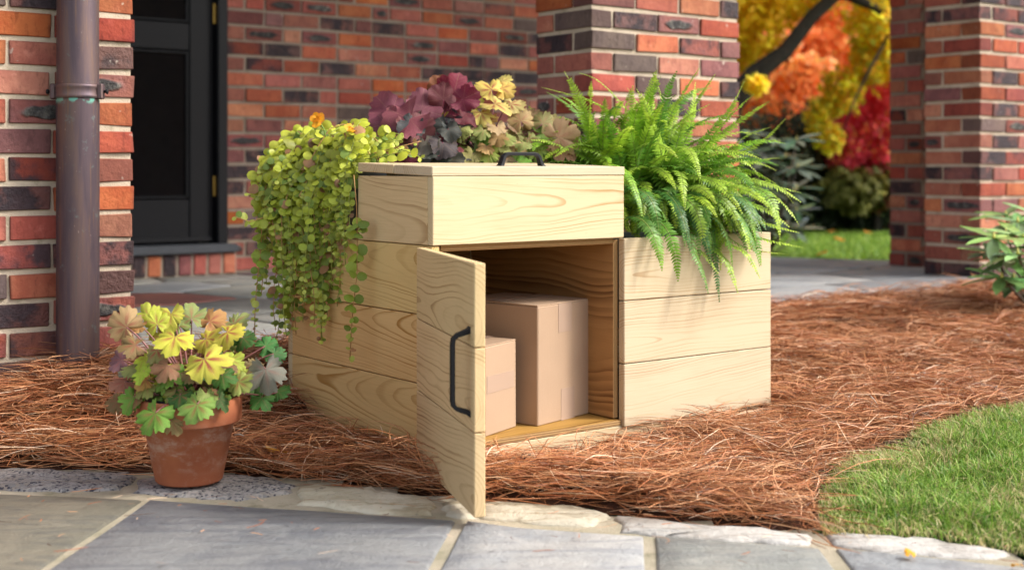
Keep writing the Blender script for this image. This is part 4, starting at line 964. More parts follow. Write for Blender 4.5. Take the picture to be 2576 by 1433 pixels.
# ------------------------------------------------------------------ fern
fr = random.Random(6)
fc = Vector((P4.x+.035, P4.y-.02, .50)); fern = empty('boston_fern', fc); tag(fern, 'big green Boston fern spilling over the right end of the planter', 'fern')
def frond(pts, width, c1, c2, roll=0, name='frond', sp=.0098):
    """pts: world polyline; pinnae pairs along it"""
    L = [0]
    for k in range(1, len(pts)): L.append(L[-1]+(pts[k]-pts[k-1]).length)
    tot = L[-1]; V = []; Fc = []; C = []
    st = Acc(); st.tube([p-fc for p in pts], [.0016-.0011*i/(len(pts)-1) for i in range(len(pts))], 3, (.24, .30, .07)); V = list(st.V); Fc = list(st.F); C = list(st.C)
    s = tot*fr.uniform(.08, .16); k = 0; n = 0; ph = fr.uniform(0, 6)
    while s < tot:
        while k < len(L)-2 and L[k+1] < s: k += 1
        f = (s-L[k])/(L[k+1]-L[k]); p = pts[k].lerp(pts[k+1], f); tg = (pts[k+1]-pts[k]).normalized()
        up = Vector((0, -.18, 1)); 
        if abs(tg.dot(up.normalized())) > .85: up = Vector((p.x-fc.x, p.y-fc.y-.12, .2))
        side = tg.cross(up).normalized(); nrm = side.cross(tg).normalized()
        if roll: q = Matrix.Rotation(roll, 3, tg); side = q @ side; nrm = q @ nrm
        t = s/tot; w = width*min(1, .55+t*3)*(1-t**2.6)**.75*(1+.07*math.sin(n*1.7+ph)); w = max(w, .0025)
        hw_ = min(.0045, .0037+.0005*math.sin(n)) * (1-.45*t**3)
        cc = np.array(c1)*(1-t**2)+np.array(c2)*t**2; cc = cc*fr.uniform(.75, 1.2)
        for sg in (-1, 1):
            dv = (side*sg+tg*(.22+.5*t)).normalized(); ax = (tg-dv*tg.dot(dv)).normalized(); lift = nrm*(fr.uniform(-.25, .12)); b = len(V); q = p-fc; wv = w*fr.uniform(.9, 1.08)
            tipd = -nrm*.12
            pp = [q+ax*hw_*.15, q-ax*hw_*.9+dv*wv*.10, q-ax*hw_*.85+dv*wv*.55+lift*wv*.5, q+dv*wv+lift*wv+tipd*wv, q+ax*hw_*.85+dv*wv*.55+lift*wv*.5, q+ax*hw_*1.15+dv*wv*.14]
            mid = q+dv*wv*.4+lift*wv*.35+nrm*hw_*.35
            V += [tuple(v) for v in pp]+[tuple(mid)]; C += [tuple(cc)]*7
            for i in range(6): Fc.append([b+6, b+i, b+(i+1) % 6] if sg > 0 else [b+6, b+(i+1) % 6, b+i])
        s += sp*(1-.35*t)*fr.uniform(.95, 1.05); n += 1
    return obj(name, mesh(name, V, Fc, M['fern'], True, colr=np.array(C)), fern)
def arc(a0, az, el, L, droop, n=14):
    p = Vector(a0); d = Vector((math.cos(az)*math.cos(el), math.sin(az)*math.cos(el), math.sin(el))); out = [p.copy()]
    for i in range(n):
        d = (d+Vector((0, 0, -droop*(i+2)/n*.22))).normalized(); p = p+d*(L/n); out.append(p.copy())
    return out
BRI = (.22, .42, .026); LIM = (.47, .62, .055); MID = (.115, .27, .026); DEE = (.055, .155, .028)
def okpt(pts):   # keep fronds out of the boards: push above the rim while inside the outline, in front of the boards once over the edge
    out = []
    for p in pts:
        l = inv @ p; r, d = l.x, l.y
        rimz = .445 if r > .509 else .60
        if 0.0 < r < .988 and -.012 < d < .62 and p.z < rimz: p = Vector((p.x, p.y, rimz))
        out.append(p)
    return out
nf = 0
tries = 0
while nf < 330 and tries < 1500:
    tries += 1
    az = fr.uniform(0, 2*PI) if fr.random() < .6 else fr.gauss(-.8, .9); k = nf/330
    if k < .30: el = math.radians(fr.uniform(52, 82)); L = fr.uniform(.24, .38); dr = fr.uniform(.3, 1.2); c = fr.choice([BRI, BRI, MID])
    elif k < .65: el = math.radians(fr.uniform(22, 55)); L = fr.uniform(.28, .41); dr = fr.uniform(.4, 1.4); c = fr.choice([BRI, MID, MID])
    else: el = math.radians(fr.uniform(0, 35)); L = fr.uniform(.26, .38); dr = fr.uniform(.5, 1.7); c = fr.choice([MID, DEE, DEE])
    # favour the viewer's side and the right
    if math.sin(az) > .5 and fr.random() < .5: continue
    if math.cos(az) < -.6 and el < .8 and fr.random() < .4: continue
    a0 = fc+Vector((fr.uniform(-.11, .12), fr.uniform(-.09, .09), fr.uniform(-.03, .03)))
    if fr.random() < .14: a0 = fc+Vector((fr.uniform(-.22, -.12), fr.uniform(-.02, .04), .04)); L *= .62; el = max(el, .5)
    P = okpt(arc(a0, az, el, L, dr)); nf += 1
    if P[-1].z > .86 or P[-1].x > .80: continue
    if any((inv @ q).x < .535 and (inv @ q).y < .27 for q in P): continue
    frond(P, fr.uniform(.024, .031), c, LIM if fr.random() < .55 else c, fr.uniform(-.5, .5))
def pf_(lst, y0, y1, w=.024, c=MID, c2=None, roll=0):
    P = [px(u, v, y0+(y1-y0)*i/(len(lst)-1)) for i, (u, v) in enumerate(lst)]; Q = []
    for i in range(len(P)-1):
        p0, p1, p2, p3 = P[max(i-1, 0)], P[i], P[i+1], P[min(i+2, len(P)-1)]
        for j in range(5):
            t = j/5; Q.append(.5*((2*p1)+(p2-p0)*t+(2*p0-5*p1+4*p2-p3)*t*t+(3*p1-p0-3*p2+p3)*t**3))
    Q.append(P[-1]); frond(Q, w, c, c2 or LIM, roll)
yf = P4.y
for i in range(70):
    l0 = BX(fr.uniform(.53, .93), fr.uniform(.05, .16), fr.uniform(.46, .53)); az = fr.gauss(-1.25, .7); L = fr.uniform(.12, .24)
    PQ = okpt(arc(l0, az, fr.uniform(.1, .7), L, fr.uniform(1.2, 2.4)))
    if any((inv @ q).x < .545 for q in PQ): continue
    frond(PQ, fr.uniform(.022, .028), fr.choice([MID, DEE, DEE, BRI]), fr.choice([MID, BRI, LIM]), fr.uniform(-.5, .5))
for a in [
 ([(1660, 440), (1590, 330), (1500, 260), (1420, 235), (1362, 220)], yf, yf-.05, .020, BRI), ([(1640, 420), (1590, 300), (1545, 240), (1500, 200), (1455, 183)], yf, yf, .018, BRI),
 ([(1640, 430), (1605, 330), (1590, 270), (1592, 215)], yf-.05, yf-.05, .020, BRI), ([(1660, 400), (1640, 320), (1640, 270), (1640, 235)], yf-.1, yf-.1, .022, BRI),
 ([(1660, 420), (1680, 310), (1715, 240), (1760, 170)], yf, yf, .018, BRI), ([(1690, 420), (1720, 320), (1750, 260), (1800, 185)], yf, yf, .018, BRI), ([(1690, 430), (1730, 340), (1745, 280), (1750, 205)], yf-.05, yf-.05, .024, BRI),
 ([(1710, 430), (1780, 340), (1840, 270), (1872, 205)], yf, yf, .024, BRI), ([(1720, 440), (1800, 350), (1880, 290), (1935, 255)], yf, yf, .022, BRI), ([(1730, 460), (1830, 400), (1910, 360), (1975, 300)], yf-.02, yf-.02, .022, BRI),
 ([(1740, 470), (1850, 420), (1930, 400), (1962, 398)], yf-.05, yf-.05, .020, MID), ([(1720, 480), (1830, 465), (1930, 465), (2015, 485)], yf-.08, yf-.12, .024, DEE), ([(1740, 500), (1840, 500), (1930, 530), (1985, 570)], yf-.1, yf-.15, .024, MID),
 ([(1740, 520), (1830, 530), (1920, 560), (2010, 585)], yf-.12, yf-.18, .022, MID), ([(1730, 540), (1820, 560), (1920, 600), (2020, 622)], yf-.14, yf-.2, .020, BRI), ([(1720, 530), (1790, 560), (1870, 620), (1985, 640)], yf-.16, yf-.22, .024, DEE),
 ([(1690, 520), (1760, 560), (1830, 610), (1880, 640), (1912, 700)], yf-.17, yf-.27, .020, BRI), ([(1680, 520), (1730, 570), (1790, 620), (1830, 660), (1857, 738)], yf-.18, yf-.28, .021, MID), ([(1650, 520), (1690, 560), (1740, 610), (1780, 650), (1808, 690)], yf-.18, yf-.28, .016, MID),
 ([(1620, 500), (1625, 560), (1640, 600), (1650, 640), (1648, 662)], yf-.17, yf-.26, .016, MID), ([(1590, 470), (1590, 530), (1600, 580), (1612, 625)], yf-.17, yf-.26, .020, MID), ([(1700, 500), (1700, 560), (1710, 610), (1720, 640)], yf-.18, yf-.26, .018, BRI),
 ([(1640, 400), (1660, 450), (1690, 500), (1700, 560)], yf-.12, yf-.2, .026, MID), ([(1600, 400), (1650, 420), (1690, 450), (1705, 500), (1700, 540)], yf-.12, yf-.19, .026, MID), ([(1560, 440), (1590, 470), (1600, 540), (1590, 590)], yf-.14, yf-.24, .024, DEE),
 ([(1500, 400), (1450, 375), (1400, 380), (1370, 400)], yf-.02, yf-.15, .020, MID), ([(1540, 400), (1500, 370), (1440, 365), (1395, 395)], yf-.05, yf-.2, .024, MID), ([(1520, 390), (1470, 350), (1440, 330), (1420, 300)], yf, yf, .020, LIM), ([(1540, 400), (1500, 350), (1490, 310), (1478, 290)], yf-.05, yf-.05, .022, LIM),
 ([(1590, 400), (1570, 350), (1545, 320), (1520, 300)], yf-.08, yf-.08, .024, BRI), ([(1620, 410), (1620, 360), (1600, 330), (1590, 290)], yf-.08, yf-.1, .024, BRI), ([(1700, 440), (1700, 380), (1712, 330), (1725, 290)], yf-.1, yf-.12, .026, BRI), ([(1760, 440), (1830, 380), (1880, 340), (1940, 320)], yf-.04, yf-.04, .022, BRI)]:
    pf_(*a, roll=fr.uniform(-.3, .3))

# ------------------------------------------------------------------ rhododendrons
def long_leaf(L=1.0, w=.15):
    V = []; n = 6; 
    for i in range(n+1):
        t = i/n; ww = w*math.sin(PI*min(1, t*.94+.03))**.8; z = -.12*t*t
        V += [(t*L, -ww, z+.03), (t*L, 0, z), (t*L, ww, z+.03)]
    Fc = []
    for i in range(n):
        a = i*3; Fc += [[a, a+3, a+4, a+1], [a+1, a+4, a+5, a+2]]
    return mesh('leaf', V, Fc, M['rhodo'], True, colr=np.ones((len(V), 3)))
RLM = long_leaf()
def rhodo(label, base, whorls, leafL, c, seed, group=None):
    t = empty('rhododendron_bush', base); tag(t, label, 'bush', group); rg = random.Random(seed); st = Acc()
    for w in whorls:
        w = Vector(w); mid = base.lerp(w, .5)+Vector((rg.uniform(-.03, .03), 0, -.02)); st.tube([Vector((0, 0, 0)), mid-base, w-base], [.007, .005, .003], 5, (.12, .09, .06))
        for i in range(9):
            a = 2*PI*i/9+rg.uniform(-.2, .2); e = rg.uniform(-.35, .45); f = Vector((math.cos(a)*math.cos(e), math.sin(a)*math.cos(e), math.sin(e))); n = (Vector((0, 0, 1))-f*f.z+Vector((0, -.2, 0))).normalized()
            cc = tuple(k*rg.uniform(.75, 1.25) for k in rg.choice(c)); s = leafL*rg.uniform(.75, 1.1)
            o = obj('leaf', RLM, t, mat4=lmat(w, f, n, s, base)); o.color = (*cc, 1)
        A = (w-base); st.tube([A, A+Vector((0, 0, .022))], [.006, .002], 6, (.55, .50, .12))
    obj('stems', st.mesh('stems', M['stem']), t)
rb0 = px(2590, 770, 4.75)
rhodo('small pale green rhododendron at the right photo edge, in front of the right pier', Vector((rb0.x, rb0.y, .09)),
      [px(2560, 560, 4.7), px(2530, 590, 4.65), px(2500, 640, 4.7), px(2545, 655, 4.55), px(2575, 600, 4.6), px(2600, 540, 4.8), px(2620, 620, 4.6), px(2590, 700, 4.55), px(2650, 580, 4.8), px(2550, 700, 4.75), px(2530, 545, 4.85), px(2500, 600, 4.5), px(2560, 640, 4.45), px(2520, 700, 4.5)], .135, [(.26, .40, .13), (.17, .30, .09), (.34, .46, .18), (.09, .17, .06)], 41)
rb1 = px(1930, 640, 7.6); rg = random.Random(50); W = []
for i in range(30): W.append(px(rg.uniform(1840, 2010), rg.uniform(330, 620), rg.uniform(7.3, 7.9)))
rhodo('tall dark rhododendron behind the fern, beside the far lawn', Vector((rb1.x, rb1.y, .085)), W, .15, [(.07, .11, .07), (.10, .15, .11), (.14, .19, .15), (.045, .08, .04)], 51)

# ------------------------------------------------------------------ autumn trees and shrubs
def foliage(name, blobs, n, size, cols, seed, parent, org, flat=.6):
    r = np.random.default_rng(seed); nb = len(blobs); w = np.array([b[3]*b[4]*b[5] for b in blobs])**.67; w /= w.sum(); pick_ = r.choice(nb, n, p=w); B = np.array([b[:6] for b in blobs])[pick_]
    v = r.normal(size=(n, 3)); v /= np.linalg.norm(v, axis=1)[:, None]; rad = r.uniform(.35, 1, n)**.45
    lump = 1+.22*np.sin(v[:, 0]*7+B[:, 0]*9)*np.sin(v[:, 2]*6+B[:, 1]*7)+.14*np.sin(v[:, 1]*13+v[:, 2]*11)
    P = B[:, :3]+v*B[:, 3:6]*(rad*lump)[:, None]
    nm = v*.35+r.normal(size=(n, 3))*.55+np.array((.45, -.35, .55)); nm /= np.linalg.norm(nm, axis=1)[:, None]
    t = np.cross(nm, r.normal(size=(n, 3))); t /= np.linalg.norm(t, axis=1)[:, None]; b = np.cross(nm, t); s = (size*r.uniform(.6, 1.3, n))[:, None]
    V = np.stack([P-t*s*.5, P+b*s*.32-nm*s*.06, P+t*s*.5, P-b*s*.32-nm*s*.06], 1).reshape(-1, 3)-np.array(org)
    ci = r.integers(0, len(cols), n); C = np.array(cols)[ci]*r.uniform(.7, 1.3, n)[:, None]
    cl = (np.sin(P[:, 0]*5.1+seed)+np.sin(P[:, 2]*6.3+P[:, 1]*3))*.5; ci2 = (cl > .15); C[ci2] = np.array(cols)[0]*r.uniform(.8, 1.2, ci2.sum())[:, None]
    o = obj(name, fastmesh(name, V, np.arange(4*n).reshape(n, 4), M['treeleaf'], np.repeat(np.clip(C*1.6, 0, .95), 4, 0)), parent); return o
def tree(name, label, cat, base, trunkpts, radii, blobs, n, size, cols, seed, group=None, branches=()):
    base = Vector(base); t = empty(name, base); tag(t, label, cat, group); A = Acc()
    if trunkpts:
        A.tube([Vector(p)-base for p in trunkpts], radii, 9)
        for bpnts, br_ in branches: A.tube([Vector(p)-base for p in bpnts], br_, 6)
        obj('trunk', A.mesh('trunk', M['bark']), t)
    foliage('crown', blobs, n, size, cols, seed, t, base); return t
def BL(u, v, y, ru, rv, ry): p = px(u, v, y); return (p.x, p.y, p.z, ru/F*y, ry, rv/F*y)
yt = 9.6; tr = [Vector((1.0, 9.9, .08)), px(1780, 330, 9.8), px(1900, 185, yt), px(1975, 130, yt), px(2040, 45, yt), px(2110, -20, yt), px(2230, -160, yt)]
tree('yellow_tree', 'leaning dark trunked tree with yellow autumn leaves seen left of the right pier', 'tree', (1.0, 9.9, .08), tr, [.16, .12, .074, .058, .052, .048, .036],
     [BL(1900, 60, 9.9, 70, 110, .4), BL(1960, -10, 10, 110, 70, .5), BL(2190, 150, 10, 50, 80, .25), BL(2120, 230, 10, 50, 60, .25), BL(2060, 300, 10, 30, 60, .2), BL(2090, 350, 10, 30, 40, .2), BL(2200, 60, 9.8, 60, 70, .3), BL(1905, 215, 9.0, 28, 26, .12), BL(1760, 40, 10.2, 150, 150, .8), BL(2400, 60, 10.4, 240, 200, .8), BL(2080, -200, 10, 400, 120, 1)],
     34000, .06, [(.68, .42, .015), (.78, .50, .02), (.44, .38, .02), (.66, .34, .015), (.34, .33, .03)], 61,
     branches=[([px(2235, 90, yt), px(2190, 170, yt), px(2150, 250, yt), px(2120, 330, yt)], [.014, .011, .008, .004]), ([px(2110, -20, yt), px(2200, 20, yt), px(2300, 90, yt)], [.04, .03, .02])])
tree('orange_maple', 'orange and coral maple filling the gap behind the yellow tree', 'tree', (2.6, 14.5, .08), [(2.6, 14.5, .08), (2.7, 14.5, 1.0), (2.9, 14.6, 3)], [.2, .17, .12],
     [BL(1950, 200, 13.8, 160, 210, 1.2), BL(2150, 120, 14, 160, 230, 1.2), BL(2050, 330, 13.6, 190, 90, .8), BL(1800, 100, 14.4, 150, 250, 1.2), BL(2400, 100, 14.6, 220, 260, 1.2), BL(2080, -120, 14.5, 420, 150, 1.2)],
     46000, .085, [(.68, .22, .06), (.72, .30, .13), (.66, .19, .03), (.70, .38, .12)], 62)
tree('red_shrub', 'crimson burning bush against the right pier, above the dark hedge', 'shrub', (2.95, 11.2, .08), [(2.95, 11.2, .08), (2.95, 11.2, .6)], [.06, .04],
     [BL(2195, 330, 10.6, 85, 120, .4), BL(2130, 370, 10.5, 60, 60, .3), BL(2260, 300, 11.2, 120, 130, .5), BL(2100, 340, 11.3, 60, 50, .4)], 16000, .055, [(.60, .06, .09), (.66, .08, .06), (.48, .05, .09), (.66, .22, .08)], 63)
tree('evergreen_hedge', 'dark green evergreen hedge along the far edge of the lawn', 'hedge', (2.4, 10.9, .08), [(2.4, 10.9, .08), (2.4, 10.9, .6)], [.05, .03],
     [BL(1990, 430, 10.9, 90, 150, .5), BL(2060, 400, 11.1, 80, 120, .5), BL(1880, 440, 11.1, 90, 150, .5), BL(2140, 530, 10.8, 70, 60, .4), BL(2220, 530, 10.8, 80, 65, .4), BL(1780, 420, 11.2, 100, 160, .5), BL(2040, 530, 10.8, 90, 60, .4), BL(2350, 500, 11, 120, 90, .5)], 22000, .055, [(.030, .045, .022), (.05, .065, .035), (.022, .030, .018), (.09, .08, .04)], 64)
tree('olive_shrub', 'low olive and rust shrub under the crimson bush', 'shrub', (2.85, 10.4, .08), [(2.85, 10.4, .08), (2.85, 10.4, .3)], [.03, .02],
     [BL(2150, 480, 10.3, 80, 55, .3), BL(2230, 470, 10.4, 80, 60, .3)], 3500, .075, [(.13, .13, .03), (.20, .17, .03), (.22, .07, .04), (.07, .08, .02)], 65)
fw = foliage('far_woods', [(x, 24+2*math.sin(x), z, 3, 1.5, 2.4) for x in range(-14, 22, 3) for z in (1.5, 4.5, 7)], 26000, .42, [(.45, .20, .05), (.20, .22, .05), (.55, .32, .06), (.12, .16, .05)], 66, None, (0, 0, 0))
tag(fw, 'distant mass of autumn woodland', 'woods', kind='stuff')

# ------------------------------------------------------------------ grass
def blades(name, P, h, w, cols, seed, parent=None, bend=.5):
    r = np.random.default_rng(seed); n = len(P); a = r.uniform(0, 2*PI, n); lean = r.normal(0, 1, (n, 2))*.45*bend*2; hh = h*r.uniform(.5, 1.3, n); ww = w*r.uniform(.7, 1.3, n)
    side = np.stack([np.cos(a), np.sin(a), np.zeros(n)], 1)*ww[:, None]*.5; up = np.zeros((n, 3)); up[:, 2] = hh
    l3 = np.concatenate([lean*hh[:, None], np.zeros((n, 1))], 1)
    mid = P+up*.55+l3*.35; tip = P+up*(1-.25*np.hypot(lean[:, 0], lean[:, 1])[:, None])+l3
    V = np.stack([P-side, P+side, mid+side*.8, mid-side*.8, tip+side*.12, tip-side*.12], 1).reshape(-1, 3); i = np.arange(n)[:, None]*6
    Q = np.concatenate([i+np.array([0, 1, 2, 3]), i+np.array([3, 2, 4, 5])], 0)
    C = cols*r.uniform(.75, 1.25, n)[:, None]; me = fastmesh(name, V, Q, M['grass'], np.repeat(C, 6, 0)); o = obj(name, me, parent); return o
r = np.random.default_rng(5)
X = r.uniform(.35, 2.9, 260000); Y = r.uniform(1.75, 3.7, 260000); k = in_poly(X, Y, lawn_poly) & (X < Y*.80) & ((X < Y*.46) | (r.random(260000) < .5)); X, Y = X[k], Y[k]
X, Y = X[:125000], Y[:125000]
edge = np.min(np.stack([np.hypot(X-p[0], Y-p[1]) for p in [tuple(J((a[0], a[1]), (b[0], b[1]), t)[:2]) for a, b in zip([(2072, 1342), (2300, 1349), (2540, 1388)]+LB[:8], [(2300, 1349), (2540, 1388), (2750, 1430)]+LB[1:9]) for t in (0, .2, .4, .6, .8)]]), 0)
pal = np.array([(.15, .29, .03), (.24, .40, .05), (.08, .18, .022), (.36, .48, .10), (.55, .46, .22)])
pr = r.random(len(X)); patch = np.sin(X*9+Y*5)+np.sin(Y*14-X*6)
ci = np.where(pr < .34, 0, np.where(pr < .58, 1, np.where(pr < .78, 2, 3))); ci[(r.random(len(X)) < .12+.55*np.exp(-edge/.05)+.28*(patch > .7)*(edge < .35))] = 4
P = np.stack([X, Y, hgt(X, Y)-.008], 1); hh = .036*(.5+.5*np.clip(edge/.1, 0, 1))*(1+.35*np.sin(X*17+3*np.sin(Y*11))*np.sin(Y*19))
gb = blades('grass', P, hh, .0024, pal[ci], 6, None, .75); tag(gb, 'green lawn grass at the lower right corner', 'grass', kind='stuff')
X = r.uniform(.8, 4.4, 60000); Y = r.uniform(6.2, 10.6, 60000); 
rel = np.stack([X-P0.x, Y-P0.y], 1); rr2 = rel@np.array(Rv[:2]); dd2 = rel@np.array(Dv[:2])
k = (rr2 > 3.1) & ~in_poly(rr2, dd2, pf) & (X < Y*.5) & (X > Y*.12); X, Y = X[k], Y[k]
P = np.stack([X, Y, X*0+.073], 1); pr = r.integers(0, 4, len(X))
gb = blades('grass', P, .035, .006, pal[pr]*np.array((1.0, 1.0, .8)), 7); tag(gb, 'bright lawn grass beyond the porch floor', 'grass', kind='stuff')

# ------------------------------------------------------------------ pine straw
def needles(name, P, L, w, pitch, seed, heading=None, cols=None, curve=1.0):
    r = np.random.default_rng(seed); n = len(P); S = 4
    a = r.uniform(0, 2*PI, n) if heading is None else heading
    cv = r.normal(0, 1, n)*.55*curve; pt = pitch; L = L*r.uniform(.65, 1.15, n)
    pts = [P.copy()]; cur = P.copy()
    for s in range(S):
        aa = a+cv*(s+.5)/S; pp = pt*(1-1.35*(s/S)); step = (L/S)[:, None]*np.stack([np.cos(aa)*np.cos(pp), np.sin(aa)*np.cos(pp), np.sin(pp)], 1); cur = cur+step; pts.append(cur)
    pts = np.stack(pts, 1)      # n,S+1,3
    roll = r.uniform(-.9, .9, n); tw = []
    for s in range(S+1):
        aa = a+cv*s/S; side = np.stack([-np.sin(aa)*np.cos(roll), np.cos(aa)*np.cos(roll), np.sin(roll)], 1); wd = w*(1 if s < S else .35)*(1 if s else .8); tw.append(side*wd*.5)
    tw = np.stack(tw, 1); V = np.stack([pts-tw, pts+tw], 2).reshape(-1, 3); m = (S+1)*2
    base = np.arange(n)[:, None]*m; Q = np.concatenate([base+np.array([2*s, 2*s+1, 2*s+3, 2*s+2]) for s in range(S)], 0)
    return V, Q, m
r = np.random.default_rng(9)
def box_mask(X, Y, m=0.0):
    l = np.stack([X-A0.x, Y-A0.y], 1); rr_ = l@np.array(Rv[:2]); dd_ = l@np.array(Dv[:2]); return (rr_ > -m) & (rr_ < .99+m) & (dd_ > -m*.3) & (dd_ < .61+m)
NC = 330000
X = r.uniform(-1.6, 3.7, NC); Y = r.uniform(2.12, 6.0, NC); k = in_poly(X, Y, mulch_poly) & ~box_mask(X, Y, -.01) & (np.abs(X) < Y*.46+.15)
dens = np.clip(1.25-(Y-2.3)*.26, .30, 1); k &= r.random(NC) < dens; X, Y = X[k][:92000], Y[k][:92000]; n = len(X)
Z = hgt(X, Y)+r.uniform(-.014, .016, n)+.012*np.sin(X*13+2*np.sin(Y*9))*np.sin(Y*15+X*4)
P = np.stack([X, Y, Z], 1)
field = 1.6*np.sin(X*2.7+1)+1.9*np.sin(Y*3.3+X*1.7)+.8*np.sin(X*9+Y*7); head = np.where(r.random(n) < .18, field+r.normal(0, .6, n), r.uniform(0, 2*PI, n)); head = np.where(r.random(n) < .5, head, head+PI)
pitch = r.normal(.10, .21, n)
# pairs
P = np.repeat(P, 2, 0); head = np.repeat(head, 2)+r.normal(0, .08, 2*n); pitch = np.repeat(pitch, 2)+r.normal(0, .04, 2*n); sel = r.random(2*n) < .72; P, head, pitch = P[sel], head[sel], pitch[sel]
far = np.clip((P[:, 1]-3.2)/2.5, 0, 1)
V, Q, m = needles('n', P, .145+.02*far, (.00165+.0008*far)[:, None]*np.ones((1, 1)), pitch, 10, head)
npal = np.array([(.46, .195, .082), (.38, .135, .050), (.56, .30, .155), (.25, .080, .030), (.66, .47, .32), (.10, .038, .020), (.50, .235, .105)])
ci = r.choice(7, len(P), p=[.26, .22, .13, .14, .06, .07, .12]); C = npal[ci]*r.uniform(.8, 1.2, (len(P), 1))
# keep needles out of the planter, the porch walls and off the path too far
tip = V.reshape(len(P), m, 3)[:, -1]
kk = ~box_mask(tip[:, 0], tip[:, 1], -.004) & ~box_mask(V.reshape(len(P), m, 3)[:, 4][:, 0], V.reshape(len(P), m, 3)[:, 4][:, 1], -.004)
rel = tip[:, :2]-np.array(P0[:2]); dt = rel@np.array(Dv[:2]); kk &= dt < .06
kp = np.array([(p.x, p.y) for p in kerb]); ke = np.interp(tip[:, 0], kp[:, 0], kp[:, 1]); kk &= (tip[:, 1] > ke-.012-.022*(r.random(len(P)) < .3)-.03*(r.random(len(P)) < .05)) | (tip[:, 0] > gp(2040, 1342).x)
kk &= ~(in_poly(tip[:, 0], tip[:, 1], lawn_poly) & (r.random(len(P)) < .8))
idx = np.where(kk)[0]; n2 = len(idx); V = V.reshape(-1, m, 3)[idx].reshape(-1, 3); base = np.arange(n2)[:, None]*m
Q = np.concatenate([base+np.array([2*s, 2*s+1, 2*s+3, 2*s+2]) for s in range(4)], 0)
ps = obj('pine_straw', fastmesh('pine_straw', V, Q, M['needle'], np.repeat(C[idx], m, 0))); tag(ps, 'brown pine straw mulch covering the bed round the planter', 'pine straw', kind='stuff')
# loose upright and stray needles
PP = []; HD = []; PI_ = []
def stray(x, y, z, h, p): PP.append((x, y, z)); HD.append(h); PI_.append(p)
rg = random.Random(4)
for i in range(900):
    t = rg.random()
    if t < .45:
        s_ = rg.uniform(0, 1.0); p = BX(s_, -rg.uniform(.01, .10), 0)
    elif t < .7: p = BX(-rg.uniform(.01, .08), rg.uniform(0, .6), 0)
    elif t < .82: p = Vector((rg.uniform(-1.35, -.85), rg.uniform(2.95, 3.2), 0))
    else: p = Vector((rg.uniform(.3, 2.4), rg.uniform(3.3, 5), 0))
    if in_poly(np.array([p.x]), np.array([p.y]), mulch_poly)[0]: stray(p.x, p.y, float(hgt(p.x, p.y)), rg.uniform(0, 2*PI), rg.uniform(.15, 1.05))
P = np.array(PP); V, Q, m = needles('s', P, .10, np.full((len(P), 1), .0013), np.array(PI_), 12, np.array(HD), curve=2.2)
C = npal[r.choice(6, len(P))]; Vr = V.reshape(len(P), m, 3); kk = ~(box_mask(Vr[:, -1, 0], Vr[:, -1, 1], .0) | box_mask(Vr[:, 4, 0], Vr[:, 4, 1], 0) | box_mask(Vr[:, 6, 0], Vr[:, 6, 1], 0)); idx = np.where(kk)[0]
V = Vr[idx].reshape(-1, 3); base = np.arange(len(idx))[:, None]*m; Q = np.concatenate([base+np.array([2*s, 2*s+1, 2*s+3, 2*s+2]) for s in range(4)], 0)
ps2 = obj('loose_needles', fastmesh('loose_needles', V, Q, M['needle'], np.repeat(C[idx], m, 0))); tag(ps2, 'loose pine needles sticking up along the planter foot', 'pine needles', kind='stuff')
A = Acc(); rg = random.Random(14)
for i in range(150):
    x, y = rg.uniform(-1.3, 2.6), rg.uniform(2.3, 5.0)
    if not in_poly(np.array([x]), np.array([y]), mulch_poly)[0] or box_mask(np.array([x]), np.array([y]), .03)[0] or x > y*.45: continue
    z = float(hgt(x, y))+rg.uniform(.008, .026); a = rg.uniform(0, 6.28); l = rg.uniform(.012, .05); e = rg.uniform(-.1, .7); p = Vector((x, y, z)); d = Vector((math.cos(a)*math.cos(e), math.sin(a)*math.cos(e), math.sin(e)))
    c = rg.choice([(.50, .42, .36), (.16, .09, .055), (.38, .28, .22), (.09, .055, .04)])
    A.tube([p, p+d*l*.5+Vector((0, 0, .002)), p+d*l], [.0013, .0017, .0024 if rg.random() < .5 else .001], 5, c)
tw = obj('twigs', A.mesh('twigs', M['stem']), None); tag(tw, 'small broken twigs and needle sheaths lying in the pine straw', 'twigs', kind='stuff')
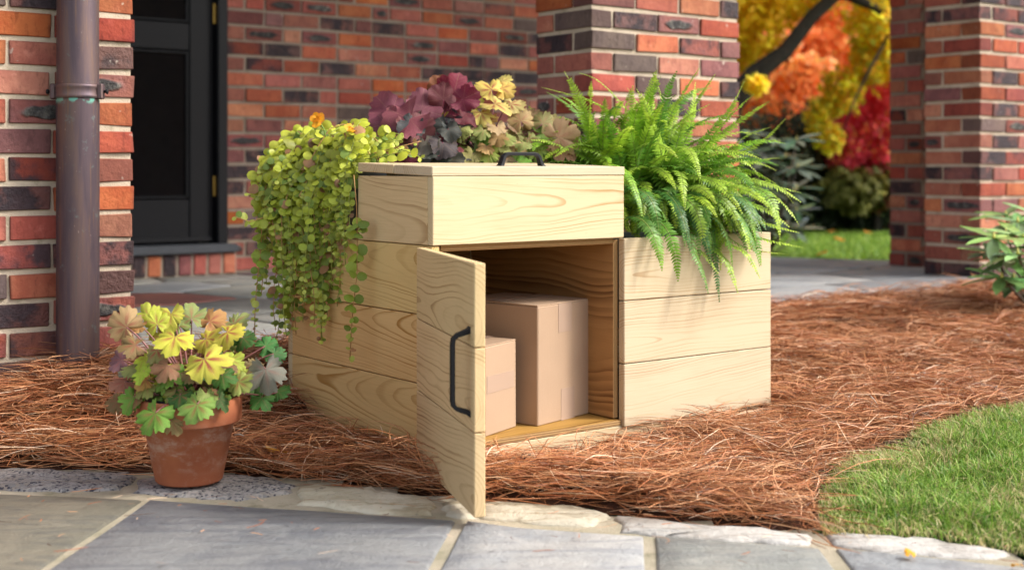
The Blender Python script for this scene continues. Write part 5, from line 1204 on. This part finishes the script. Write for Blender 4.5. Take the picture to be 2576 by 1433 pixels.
# litter on the path and kerb
PP = []; HD = []
for u, v in [(1560, 1345), (1640, 1352), (1500, 1330), (905, 1262), (420, 1255), (180, 1240), (560, 1250), (800, 1395), (540, 1360), (135, 1390), (310, 1300), (1340, 1390), (1750, 1400), (1480, 1318), (700, 1230), (260, 1215), (980, 1270), (1690, 1320), (620, 1330), (1220, 1320), (60, 1230), (90, 1210), (400, 1220), (1050, 1258), (1620, 1300)]:
    p = gp(u, v, .01); PP.append((p.x, p.y, .0125)); HD.append(rg.uniform(-.5, .5)+(PI if rg.random() < .5 else 0))
for i in range(110):
    p = gp(rg.uniform(-50, 2600), rg.choice([rg.uniform(1235, 1330), rg.uniform(1240, 1425)]), .01); PP.append((p.x, p.y, .0085)); HD.append(rg.uniform(0, 6.3))
V, Q, m = needles('l', np.array(PP), np.where(np.arange(len(PP)) < 25, .05, r.uniform(.008, .035, len(PP))), np.full((len(PP), 1), .0014), np.full(len(PP), .02), 13, np.array(HD), curve=1.5)
lt = obj('loose_needles', fastmesh('loose_needles', V, Q, M['needle'], np.repeat(npal[r.choice(6, len(PP))], m, 0))); tag(lt, 'scattered single needles lying on the kerb and path', 'pine needles', kind='stuff')
# fallen leaves
def fallen(label, pos, s, c, seed):
    o = obj('fallen_leaf', LH[seed % 6], None, pos, (.25, -.2, seed*1.3)); o.scale = (s, s*.7, s*.8); o.color = (*c, .3); tag(o, label, 'leaf', 'fallen autumn leaves')
p = gp(2290, 1410, .0); fallen('small yellow leaf lying on the bluestone path at the lower right', (p.x, p.y, .012), .015, (.75, .38, .03), 1)
p = px(700, 1125, 2.62); fallen('golden leaf caught in the pine straw right of the terracotta pot', (p.x, p.y, float(hgt(p.x, p.y))+.022), .032, (.62, .30, .03), 2)
p = gp(2560, 1437, .0); fallen('pale orange leaf at the bottom right corner of the path', (p.x, p.y, .012), .014, (.7, .35, .05), 3)
for i, (u, v, l) in enumerate([(2063, 640, 'orange leaf at the near edge of the far lawn'), (2090, 585, 'orange leaf near the hedge on the far lawn, left of two'), (2185, 588, 'orange leaf near the hedge on the far lawn, beside the right pier'), (2115, 605, 'small orange leaf in the middle of the far lawn')]):
    p = gp(u, v, .10); fallen(l, (p.x, p.y, .112), .05, (.75, .30, .04), 4+i)
print('objects', len(bpy.data.objects), 'tris approx', sum(len(o.data.polygons) for o in bpy.data.objects if o.type == 'MESH')*2)
